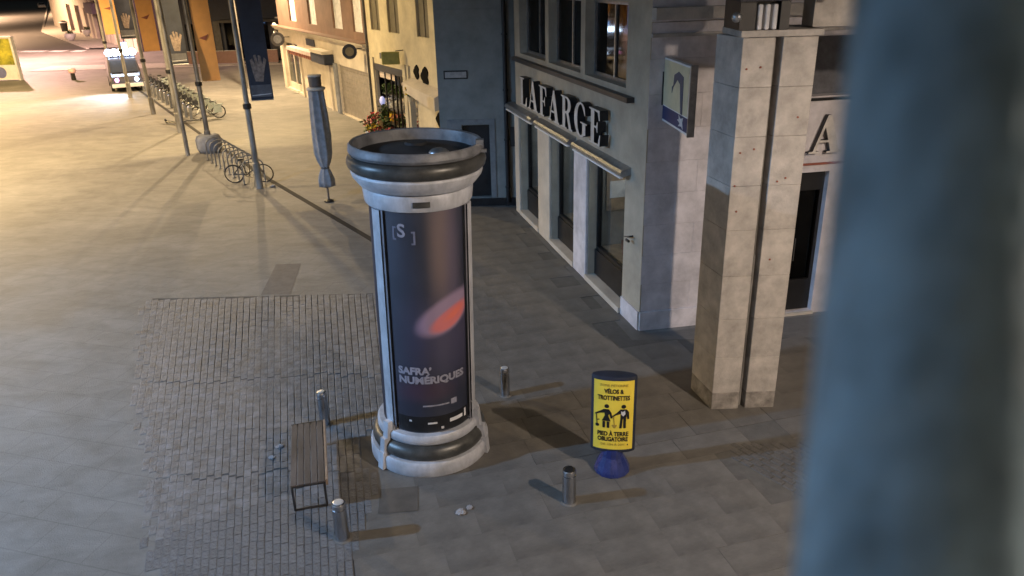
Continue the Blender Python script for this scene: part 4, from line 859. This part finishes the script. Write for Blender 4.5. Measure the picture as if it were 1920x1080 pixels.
# hoop racks
hd = Vector((.56, -.83)); hp = Vector((-12.35, 32.0)); hn = Vector((.83, .56))
hoop = None
for k in range(9):
    q = hp+hd*(.55+k*.62); lab = 'steel bike hoop, '+(['nearest the grey drum', 'second from the grey drum', 'third from the grey drum', 'fourth from the grey drum', 'fifth, in the middle of the hoop row', 'fourth from the black bicycle', 'third from the black bicycle', 'second from the black bicycle', 'nearest the black bicycle'][k])
    if k == 0:
        hoop = thing('bike_hoop', lab, 'bike rack', (q.x, q.y, 0), math.atan2(hn.y, hn.x), 'bike hoops in a row')
        bm = B(); pts = [(-.38, 0, 0), (-.38, 0, .62)]+[(-.38*math.cos(R(a)), 0, .62+.28*math.sin(R(a))) for a in range(15, 180, 15)]+[(.38, 0, .62), (.38, 0, 0)]; path(bm, pts, .026, 8); mk('tube', bm, m_mast, hoop)
        bm = B(); tube(bm, (-.38, 0, .006), (-.38, 0, .02), .07); tube(bm, (.38, 0, .006), (.38, 0, .02), .07); mk('foot_plates', bm, m_dark, hoop)
    else: dup(hoop, (q.x, q.y, 0), math.atan2(hn.y, hn.x), lab)
# fallen kick scooter
t = thing('kick_scooter', 'black kick scooter lying on the square beside the third mast', 'scooter', (-17.2, 39.9, 0), R(-35))
bm = B(); box(bm, -.5, .45, -.1, .1, .08, .14); bmesh.ops.recalc_face_normals(bm, faces=bm.faces); bev(bm, .02); mk('deck', bm, m_black, t)
bm = B(); tube(bm, (.5, 0, .12), (.75, .35, .2), .03); tube(bm, (.75, .35, .2), (1.0, .95, .15), .03); tube(bm, (.82, 1.1, .12), (1.15, .85, .3), .02); mk('stem', bm, m_dark, t)
for x in (-.6, .6): bm = B(); torus(bm, (x, 0, .12), (.2, .95, .3), .095, .035, 16, 6); mk('wheel', bm, m_tyre, t)

# ------------------------------------------------------------------ closed parasol
ux, uy = -5.99, 24.69
t = thing('closed_parasol', 'tall folded blue-grey parasol tied up on its pole in the walkway', 'parasol', (ux, uy, 0))
bm = B(); fold = lambda a, z: 1+.15*math.cos(8*a+z*.7)*abs(math.cos(4*a+z*.35))+.05*math.cos(3*a+z*2)
lathe(bm, [(.10, .50), (.24, .55), (.25, .75), (.20, .95), (.12, 1.14)], 56, fold=fold); lathe(bm, [(.12, 1.16), (.20, 1.34), (.27, 1.6), (.28, 2.2), (.26, 2.8), (.23, 3.3), (.22, 3.60), (.16, 3.62)], 56, fold=fold, capt=True); mk('folded_canopy', bm, m_bluegrey, t, smooth=True)
bm = B(); lathe(bm, [(.135, 1.12), (.145, 1.15), (.135, 1.19)], 20); mk('tie_strap', bm, m_dark, t)
bm = B(); lathe(bm, [(.0, 3.625), (.29, 3.63), (.30, 3.68), (.25, 3.72), (0, 3.73)], 24); mk('cap_ring', bm, m_cream2, t, smooth=True)
bm = B(); lathe(bm, [(.0, 3.73), (.19, 3.735), (.20, 4.02), (0, 4.03)], 24); mk('cap_vent', bm, m_brownc, t)
bm = B(); lathe(bm, [(.15, 4.032), (.21, 4.035), (.21, 4.09), (.12, 4.10), (0, 4.1)], 24); mk('top_disc', bm, m_cream2, t)
bm = B(); tube(bm, (0, 0, .02), (0, 0, .56), .035, 10); mk('pole', bm, m_brownc, t)
bm = B(); lathe(bm, [(0, .012), (.16, .012), (.16, .05), (.07, .09), (0, .09)], 16); mk('base_socket', bm, m_black, t)
bm = B()
for k in range(4): ball(bm, (.2+.02*k, -.14, 2.9+.3*k), .012)
bm.free()

# ------------------------------------------------------------------ advertising column
cx, cy = -1.37, 10.42
colm = thing('advertising_column', 'silver-grey round advertising column with a curved dark poster and ringed top', 'advertising column', (cx, cy, 0))
colm.rotation_euler = (0, R(1.35), 0)
face = math.atan2(-cy, -cx)+R(7)             # direction the visible poster looks
def seg_ring(name, prof, m, n=72, smooth=True): bm = B(); lathe(bm, prof, n); o = mk(name, bm, m, colm, smooth=smooth); return o
def sharp(o, ang=40):
    try: o.data.set_sharp_from_angle(angle=R(ang))
    except Exception: pass
    return o
sharp(seg_ring('foot_ring', [(.80, 0), (.90, .0), (.925, .03), (.925, .21), (.90, .25), (.80, .26)], m_lav))
sharp(seg_ring('bronze_base_moulding', [(.80, .262), (.86, .27), (.885, .33), (.875, .40), (.83, .46), (.78, .48), (.74, .485)], m_brz))
sharp(seg_ring('upper_base_ring', [(.70, .487), (.78, .49), (.80, .52), (.80, .60), (.77, .64), (.69, .65)], m_lav))
sharp(seg_ring('inner_drum', [(.66, .3), (.66, 4.2)], m_dark))
sharp(seg_ring('neck_ring', [(.68, 4.06), (.735, 4.07), (.75, 4.10), (.765, 4.25), (.75, 4.29), (.70, 4.30)], m_lav))
sharp(seg_ring('flared_ring', [(.72, 4.31), (.79, 4.315), (.83, 4.36), (.89, 4.44), (.905, 4.49), (.89, 4.52), (.80, 4.525)], m_lav))
sharp(seg_ring('dark_torus_moulding', [(.84, 4.53), (.905, 4.535), (.94, 4.57), (.955, 4.63), (.94, 4.69), (.90, 4.725), (.84, 4.73)], m_brz))
sharp(seg_ring('top_rim', [(.84, 4.735), (.90, 4.74), (.925, 4.78), (.915, 4.85), (.89, 4.88), (.85, 4.87), (.83, 4.80), (.82, 4.62)], mat('darker_grey_lacquer', (.20, .205, .22), .5, .1, var=.35, scale=4)))  # rim in a darker copy of the ring lacquer
sharp(seg_ring('roof_pan', [(.835, 4.72), (.70, 4.725), (.16, 4.83), (.14, 4.86), (0, 4.865)], m_inside), 20)
bm = B(); ball(bm, (.34, -.34, 4.775), .12, 1.2, 1, .6); mk('roof_vent', bm, m_alu, colm, smooth=True)
bm = B(); a = face+R(62); q = (.9*math.cos(a), .9*math.sin(a)); box(bm, q[0]-.05, q[0]+.05, q[1]-.05, q[1]+.05, 4.86, 4.93); box(bm, q[0]-.02, q[0]+.09, q[1]-.03, q[1]+.03, 4.76, 4.8); mk('rim_clip', bm, m_alu, colm)
# label slot on the neck ring
bm = B(); lathe(bm, [(.768, 4.14), (.774, 4.15), (.774, 4.21), (.768, 4.22)], 8, a0=face-R(14), a1=face+R(3)); mk('neck_slot', bm, m_brz, colm)
m_poster = bpy.data.materials.new('glazed_dark_poster'); m_poster.use_nodes = True
t_ = m_poster.node_tree; b_ = t_.nodes['Principled BSDF']; b_.inputs['Roughness'].default_value = .5; b_.inputs['Coat Weight'].default_value = 1; b_.inputs['Coat Roughness'].default_value = .28
uvn = node(t_, 'ShaderNodeUVMap'); uvn.uv_map = 'UVMap'
def ellipse(c, rx, ry, rot, soft):
    mp = node(t_, 'ShaderNodeMapping', vector_type='TEXTURE'); mp.inputs['Location'].default_value = (*c, 0); mp.inputs['Rotation'].default_value = (0, 0, rot); mp.inputs['Scale'].default_value = (rx, ry, 1)
    t_.links.new(uvn.outputs[0], mp.inputs[0]); ln = node(t_, 'ShaderNodeVectorMath', operation='LENGTH'); t_.links.new(mp.outputs[0], ln.inputs[0])
    mr = node(t_, 'ShaderNodeMapRange', interpolation_type='SMOOTHSTEP'); mr.inputs[1].default_value = 1+soft; mr.inputs[2].default_value = 1-soft; mr.inputs[3].default_value = 0; mr.inputs[4].default_value = 1
    t_.links.new(ln.outputs['Value'], mr.inputs[0]); return mr.outputs[0]
nz = node(t_, 'ShaderNodeTexNoise'); nz.inputs['Scale'].default_value = 1.5; t_.links.new(uvn.outputs[0], nz.inputs[0])
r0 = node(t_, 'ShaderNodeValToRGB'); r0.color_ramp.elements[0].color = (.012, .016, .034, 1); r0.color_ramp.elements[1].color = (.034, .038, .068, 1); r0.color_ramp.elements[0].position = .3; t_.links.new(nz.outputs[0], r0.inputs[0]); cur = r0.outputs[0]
for c, rx, ry, rot, soft, colr, amt in (((.20, 3.55), .17, 1.05, 0, .75, (.17, .12, .12), .75), ((.36, 3.3), .12, .9, 0, .8, (.10, .085, .14), .6), ((.22, 2.2), .5, .55, .2, .9, (.05, .045, .10), .8), ((.26, 2.55), .50, .24, R(27), .22, (.30, .22, .34), .9), ((.30, 2.48), .34, .135, R(27), .25, (.60, .16, .165), 1.), ((.36, 2.53), .16, .05, R(27), .6, (.72, .16, .10), .8), ((-.18, 1.35), .45, .16, 0, .7, (.06, .025, .05), .6)):  # the tall soft bands paint a reflected sheen into the print
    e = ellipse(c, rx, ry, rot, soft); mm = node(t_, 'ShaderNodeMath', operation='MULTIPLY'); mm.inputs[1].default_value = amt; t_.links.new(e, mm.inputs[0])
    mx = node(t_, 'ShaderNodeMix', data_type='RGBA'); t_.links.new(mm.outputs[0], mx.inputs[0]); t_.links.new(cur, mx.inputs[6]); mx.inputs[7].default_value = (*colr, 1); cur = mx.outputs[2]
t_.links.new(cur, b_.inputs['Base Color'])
def cylp(r, s, z, c=face): a = c+s/r; return Vector((r*math.cos(a), r*math.sin(a), z))
for k in range(3):
    c = face+k*2*math.pi/3; bm = B(); ul = bm.loops.layers.uv.new('UVMap'); n1 = 24; r = .695; h = R(49)
    vs = [[bm.verts.new((r*math.cos(c-h+2*h*i/n1), r*math.sin(c-h+2*h*i/n1), z)) for z in (.66, 4.055)] for i in range(n1+1)]
    for i in range(n1):
        f = bm.faces.new([vs[i][0], vs[i+1][0], vs[i+1][1], vs[i][1]])
        for lp, (ii, zz) in zip(f.loops, ((i, .66), (i+1, .66), (i+1, 4.055), (i, 4.055))): lp[ul].uv = (r*(-h+2*h*ii/n1), zz)
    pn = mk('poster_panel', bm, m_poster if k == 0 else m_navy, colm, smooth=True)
    # frame: vertical mullions each side
    for sgn in (-1, 1):
        bm = B(); a0_ = c+sgn*R(50.5); a1_ = c+sgn*R(53.5)
        lathe(bm, [(.66, .64), (.725, .64), (.725, 4.06), (.66, 4.06)], 3, a0=min(a0_, a1_), a1=max(a0_, a1_)); mk('frame_strip', bm, mat('grey_frame', (.3, .3, .34), .45, .4), colm)
    bm = B(); ca = c+R(60); lathe(bm, [(.66, .645), (.745, .645), (.745, 4.058), (.66, 4.058)], 8, a0=ca-R(6.2), a1=ca+R(6.2)); mk('mullion', bm, m_lav, colm)
    # stepped bracket clamping the base rings
    bm = B(); M4 = Matrix.Rotation(ca, 4, 'Z')
    for (x0, x1, z0, z1, hw) in ((.74, .85, .50, .78, .055), (.80, .93, .28, .52, .05), (.86, .975, .02, .30, .06)):
        P = [M4 @ Vector(p) for p in ((x0, -hw, z0), (x1, -hw, z0), (x1, hw, z0), (x0, hw, z0), (x0, -hw, z1), (x1-.03, -hw, z1), (x1-.03, hw, z1), (x0, hw, z1))]; hexa(bm, P)
    bmesh.ops.recalc_face_normals(bm, faces=bm.faces); mk('base_bracket', bm, m_lav, colm)
# poster print
m_ink = mat('lilac_white_ink', (.30, .30, .37), .5); m_ink2 = mat('dim_ink', (.16, .17, .24), .5)
def ptext(s, size, s0, z, width, m, name, bold=.004, al='LEFT'):
    bm = B(); text(bm, s, size, .003, lambda x, y, e: cylp(.699+e, s0+x, z+y), bold, al, width); mk(name, bm, m, colm)
ptext("SAFRA’", .155, -.53, 1.64, .50, m_ink, 'poster_word_upper', .007)
ptext('NUMÉRIQUES', .155, -.53, 1.49, 1.03, m_ink, 'poster_word_lower', .007)
ptext('S', .26, -.42, 3.72, None, m_ink, 'poster_logo', .006)
ptext('[', .20, -.50, 3.72, None, m_ink2, 'poster_logo_bracket'); ptext(']', .20, -.22, 3.66, None, m_ink2, 'poster_logo_bracket')
bm = B()
def pbar(bm, s0, s1, z0, z1, r=.698):
    n = max(1, int(abs(s1-s0)/.05)); 
    for i in range(n):
        a, b = s0+(s1-s0)*i/n, s0+(s1-s0)*(i+1)/n; bm.faces.new([bm.verts.new(p) for p in (cylp(r, a, z0), cylp(r, b, z0), cylp(r, b, z1), cylp(r, a, z1))])
pbar(bm, -.18, .22, 1.10, 1.125); pbar(bm, .25, .35, 1.08, 1.17); mk('poster_line', bm, m_ink, colm)
bm = B(); pbar(bm, -.58, .58, .67, .93, .6965); mk('poster_black_foot', bm, m_black, colm)
bm = B(); pbar(bm, -.12, .02, .80, .83); pbar(bm, .22, .46, .78, .84); pbar(bm, .50, .54, .76, .90); pbar(bm, .08, .12, .70, .74); pbar(bm, -.4, -.36, .84, .87); mk('poster_credits', bm, m_box, colm)
bm = B(); pbar(bm, -.5, -.25, 4.05-.45, 4.05-.435); bm.free()

# ------------------------------------------------------------------ yellow drum sign
sx, sy = 1.43, 9.62
ds = thing('yellow_drum_sign', 'yellow drum sign with two black walking figures on a dark blue foot', 'sign', (sx, sy, 0), 0)
fs = math.atan2(-sy, -sx)
bm = B(); lathe(bm, [(0, .0), (.26, .0), (.27, .03), (.262, .08), (.235, .15), (.165, .28), (.14, .40), (0, .40)], 14); mk('blue_foot', bm, m_blue, ds)
HW, HD = .325, .115
fn = Vector((math.cos(fs), math.sin(fs), 0)); ft_ = Vector((-math.sin(fs), math.cos(fs), 0))
def oval(bm, prof, n=48):
    rows = [[bm.verts.new(ft_*HW*k*math.cos(a)+fn*(HD+(k-1)*.2)*math.sin(a)+Vector((0, 0, z))) for a in [2*math.pi*i/n for i in range(n)]] for k, z in prof]
    for p, q in zip(rows, rows[1:]):
        for i in range(n): bm.faces.new([p[i], p[(i+1) % n], q[(i+1) % n], q[i]])
    bm.faces.new(rows[0][::-1]); bm.faces.new(rows[-1])
bm = B(); oval(bm, [(.93, .37), (1, .385), (1, 1.60), (.97, 1.625), (.85, 1.635)]); sharp(mk('drum_body', bm, m_navy, ds, smooth=True))
def sp(s, z, e=0, r=0): q = max(-1, min(1, s/HW)); return ft_*s+fn*(HD*math.sqrt(1-q*q)+e+.004)+Vector((0, 0, z))
bm = B(); XS = [-.285+.57*i/24 for i in range(25)]
for e, fl in ((-.002, 1),):
    vs = [[bm.verts.new(sp(x, z, e)) for z in (.43, 1.575)] for x in XS]
    for a, b in zip(vs, vs[1:]): bm.faces.new([a[0], b[0], b[1], a[1]])
for k in (0, 24): v0, v1 = vs[k]; bm.faces.new([v0, v1, bm.verts.new(sp(XS[k], 1.575, -.01)), bm.verts.new(sp(XS[k], .43, -.01))])
mk('yellow_face', bm, m_yellow, ds)
def stext(s, size, z, width, m, name, bold=.002):
    bm = B(); text(bm, s, size, .0015, lambda x, y, e: sp(x, z+y, .001+e), bold, 'CENTER', width); mk(name, bm, m, ds)
stext('ZONE PIÉTONNE', .055, 1.485, .40, m_yink, 'faded_top_line', 0)
stext('VÉLOS &', .095, 1.375, .28, m_black, 'sign_word', .0035)
stext('TROTTINETTES', .10, 1.265, .46, m_black, 'sign_word', .0035)
stext('PIED À TERRE', .10, .665, .45, m_black, 'sign_word', .0035)
stext('OBLIGATOIRE', .10, .575, .44, m_black, 'sign_word', .0035)
stext('DE 10H À 20H', .05, .50, .34, m_yink, 'faded_bottom_line', 0)
def fig(polys, s0, z0, k, name, m=m_black, lift=0):
    bm = B()
    for i, P in enumerate(polys): outline(bm, [[(s0+x*k, z0+y*k) for x, y in P]], .001, lambda x, y, e: sp(x, y, .002+lift+i*.0004+e), 0, 0)
    mk(name, bm, m, ds)
circ = lambda cx, cy, r, n=14: [(cx+r*math.cos(6.2832*i/n), cy+r*math.sin(6.2832*i/n)) for i in range(n)]
fig([circ(.02, .90, .085), [(-.08, .78), (.10, .78), (.19, .64), (.24, .42), (.17, .40), (.12, .58), (.08, .52), (.17, .28), (-.15, .28), (-.04, .52), (-.06, .62), (-.20, .60), (-.38, .50), (-.40, .55), (-.22, .68)], [(-.12, .27), (-.02, .27), (-.03, 0), (-.12, 0)], [(.03, .27), (.13, .27), (.13, 0), (.04, 0)]], -.105, .80, .40, 'walking_woman_figure')
fig([[(-.36, .52), (-.33, .52), (-.30, .10), (-.33, .10)], circ(-.31, .08, .07, 12), [(-.34, .30), (-.24, .34), (-.23, .30), (-.33, .26)]], -.105, .80, .40, 'bicycle_figure')
fig([circ(.05, .90, .085), [(-.06, .79), (.16, .79), (.25, .66), (.26, .38), (.19, .38), (.16, .56), (.15, .44), (.15, 0), (.06, 0), (.05, .40), (.03, .40), (-.0, 0), (-.09, 0), (-.05, .44), (-.05, .60), (-.20, .55), (-.33, .46), (-.35, .51), (-.20, .64)]], .125, .80, .40, 'walking_man_figure')
fig([[(-.04, .72), (.02, .68), (.10, .74), (.12, .60), (.05, .50), (-.03, .58)]], .125, .80, .40, 'white_shirt_patch', m_box, .002)
fig([[(-.32, .50), (-.29, .50), (-.25, .10), (-.28, .10)], [(-.36, .14), (-.18, .14), (-.18, .10), (-.24, 0), (-.30, 0), (-.36, .10)]], .125, .80, .40, 'scooter_figure', m_yink)
bm = B(); bm.faces.new([bm.verts.new(sp(x, z, .002)) for x, z in ((.21, .50), (.225, .50), (.225, .525), (.21, .525))]); mk('print_mark', bm, m_black, ds)

# ------------------------------------------------------------------ bollards
def bollard(x, y, h, r, label, cap='chrome'):
    t = thing('steel_bollard', label, 'bollard', (x, y, 0), 0, 'low steel bollards')
    bm = B(); lathe(bm, [(0, .01), (r, .01), (r, h-.09), (r*.93, h-.085), (r*.93, h-.07), (r, h-.065), (r, h-.02), (r*.9, h), (0, h+.004)], 24); sharp(mk('post', bm, m_chrome, t, smooth=True))
    bm = B(); lathe(bm, [(r*.75, h+.005), (r*.6, h+.012), (0, h+.014)], 20, capb=True); mk('cap', bm, m_black if cap == 'black' else m_capl, t)
    bm = B(); lathe(bm, [(r, .016), (r*1.4, .018), (r*1.35, .026), (r*1.02, .03)], 20); mk('collar', bm, m_flag, t)
    return t
bollard(-.17, 11.85, .56, .085, 'steel bollard to the right of the advertising column')
bollard(.73, 8.87, .56, .095, 'steel bollard with a dark top in front of the yellow drum sign', 'black')
bollard(-3.19, 11.05, .64, .085, 'steel bollard behind the brown bench')
bollard(-2.35, 8.23, .60, .095, 'steel bollard at the near end of the brown bench')

# ------------------------------------------------------------------ bench
bt = thing('slatted_bench', 'brown slatted bench on dark metal legs beside the sett paving', 'bench', (-3.10, 9.62, 0), math.atan2(1.54, -.37)-math.pi/2)
for k in range(5):
    bm = B(); box(bm, -.235+k*.095, -.235+k*.095+.088, -.80, .80, .43, .46); bmesh.ops.recalc_face_normals(bm, faces=bm.faces); bev(bm, .006)
    mk('slat', bm, m_brown_wood, bt)
for y in (-.77, .77):
    bm = B(); path(bm, [(-.22, y, .012), (-.22, y, .41), (.22, y, .41), (.22, y, .012)], .018, 6); tube(bm, (-.22, y, .03), (.22, y, .03), .016, 6); mk('leg', bm, m_dark, bt)
bm = B(); box(bm, .245, .275, -.80, .80, .38, .475); mk('side_rail', bm, m_tan, bt)
bm = B(); box(bm, -.24, .24, .802, .82, .40, .46); mk('end_strip', bm, m_black, bt)

# ------------------------------------------------------------------ scraps on the ground
def litter(x, y, r, label, seed, h=.5):
    bm = B(); rr = random.Random(seed); bmesh.ops.create_icosphere(bm, subdivisions=3, radius=r)
    for v in bm.verts: v.co *= rr.uniform(.55, 1.25); v.co.z = v.co.z*h+r*h*.8
    bmesh.ops.translate(bm, verts=bm.verts, vec=(x, y, .015)); tag(mk('crumpled_bag', bm, m_bag), label, 'litter', 'scraps on the ground')
litter(-.80, 8.68, .065, 'crumpled white plastic bag on the paving in front of the advertising column', 2, .35)
litter(-.68, 8.78, .045, 'smaller torn piece of white bag beside the crumpled one', 3, .35)
litter(-3.78, 10.41, .06, 'small white paper scrap left of the brown bench', 4, .3)
litter(-3.83, 10.12, .05, 'second grey-white scrap just below the one by the bench', 5, .25)
litter(-8.44, 26.8, .10, 'white scrap on the paving right of the nearest mast', 6, .3)

# ------------------------------------------------------------------ blurred foreground post
def ray(px, py, depth):
    f = 1440.; return Vector((0, 0, 7))+(fw*f+rt*(px-960)+up*(540-py))*(depth/f)
fp = thing('foreground_post', 'thick blue-grey painted post close to the viewpoint, out of focus at the right', 'post', (.30, .42, 6.4))
# leaning, slightly tapered post standing right beside the viewpoint
top = Vector((.30, .50, 7.22)); bot = Vector((.24, .50, 6.55))
A_ = ray(1827, -250, .43); Z_ = ray(1702, 1250, .47); dv = (Z_-A_)
bm = B(); tube(bm, A_-dv*.35, Z_+dv*1.2, .0515, 48, .088); mk('post_tube', bm, m_post, fp, smooth=True, world=True)

# ------------------------------------------------------------------ unseen pale facade behind the viewpoint, added to bounce lamp light
K = Fr((-22, -1.3), (1, 0), 1)
if K.n.y < 0: K.n = -K.n
vb = thing('unseen_bounce_facade', 'unseen pale cream building front behind the viewpoint, added to bounce lamp light', 'building', tuple(K.o))
bm = B(); hs = [(1.5+k*3.4, 3.0+k*3.4, z0, z0+2.1) for k in range(12) for z0 in (1.0, 5.0, 9.0)]
K.wall(bm, 0, 44, 0, 13, hs, .25); K.box(bm, 0, 44, 0, 13, -.26, -6); mk('wall', bm, m_cream2, vb, world=True)
for a, b, z0, z1 in hs: bm = B(); K.box(bm, a, b, z0, z1, -.24, -.18); mk('window', bm, m_bgrey, vb, world=True)

# ------------------------------------------------------------------ street lamps (light the square from outside the frame)
nm = {'right': 'street lamp standing to the right of the viewpoint, warm white', 'left': 'street lamp at the left side of the square, cool blue-white', 'shops': 'street lamp in front of the far end of the cream shops',
      'plaza': 'street lamp on the left edge of the square towards the kiosk', 'square': 'tall street lamp out in the middle of the square', 'street_end': 'farthest street lamp down the far street', 'street': 'street lamp over the far street beyond the crossing', 'far': 'street lamp near the crossing at the far end', 'florist': 'wall-height street lamp facing the florist'}
for key, lp, ft, c, e in LAMPS:
    t = thing('street_lamp', nm[key], 'street lamp', (*ft, 0), 0)
    bm = B(); tube(bm, (0, 0, 0), (0, 0, lp[2]+.25), .09, 12, .06); mk('post', bm, m_mast, t)
    bm = B(); dx, dy = lp[0]-ft[0], lp[1]-ft[1]; tube(bm, (0, 0, lp[2]+.22), (dx, dy, lp[2]+.22), .04, 8); mk('arm', bm, m_mast, t)
    bm = B(); lathe(bm, [(0, .28), (.12, .26), (.3, .12), (.31, .09), (0, .1)], 20, (dx, dy, lp[2])); mk('lamp_head', bm, m_dark, t)
    bm = B(); lathe(bm, [(0, .085), (.2, .085), (.15, .075), (0, .07)], 20, (dx, dy, lp[2])); mk('lens', bm, m_lampglass, t)
    ld = bpy.data.lights.new('lamp_light', 'SPOT'); ld.energy = e; ld.color = c; ld.spot_size = R(168); ld.spot_blend = .35; ld.shadow_soft_size = .14
    lo = bpy.data.objects.new('lamp_light', ld); COL.objects.link(lo); lo.location = lp; lo.rotation_euler = (0, 0, 0)
# headlights of the van
ld = bpy.data.lights.new('van_work_light', 'SPOT'); ld.energy = 3400; ld.color = (.85, .88, 1); ld.spot_size = R(74); ld.spot_blend = .9; ld.shadow_soft_size = .25
lo = bpy.data.objects.new('van_work_light', ld); COL.objects.link(lo); lo.location = (-25.6, 53.2, 2.5); lo.rotation_euler = (R(60), 0, R(172))
print('objects', len(bpy.data.objects))
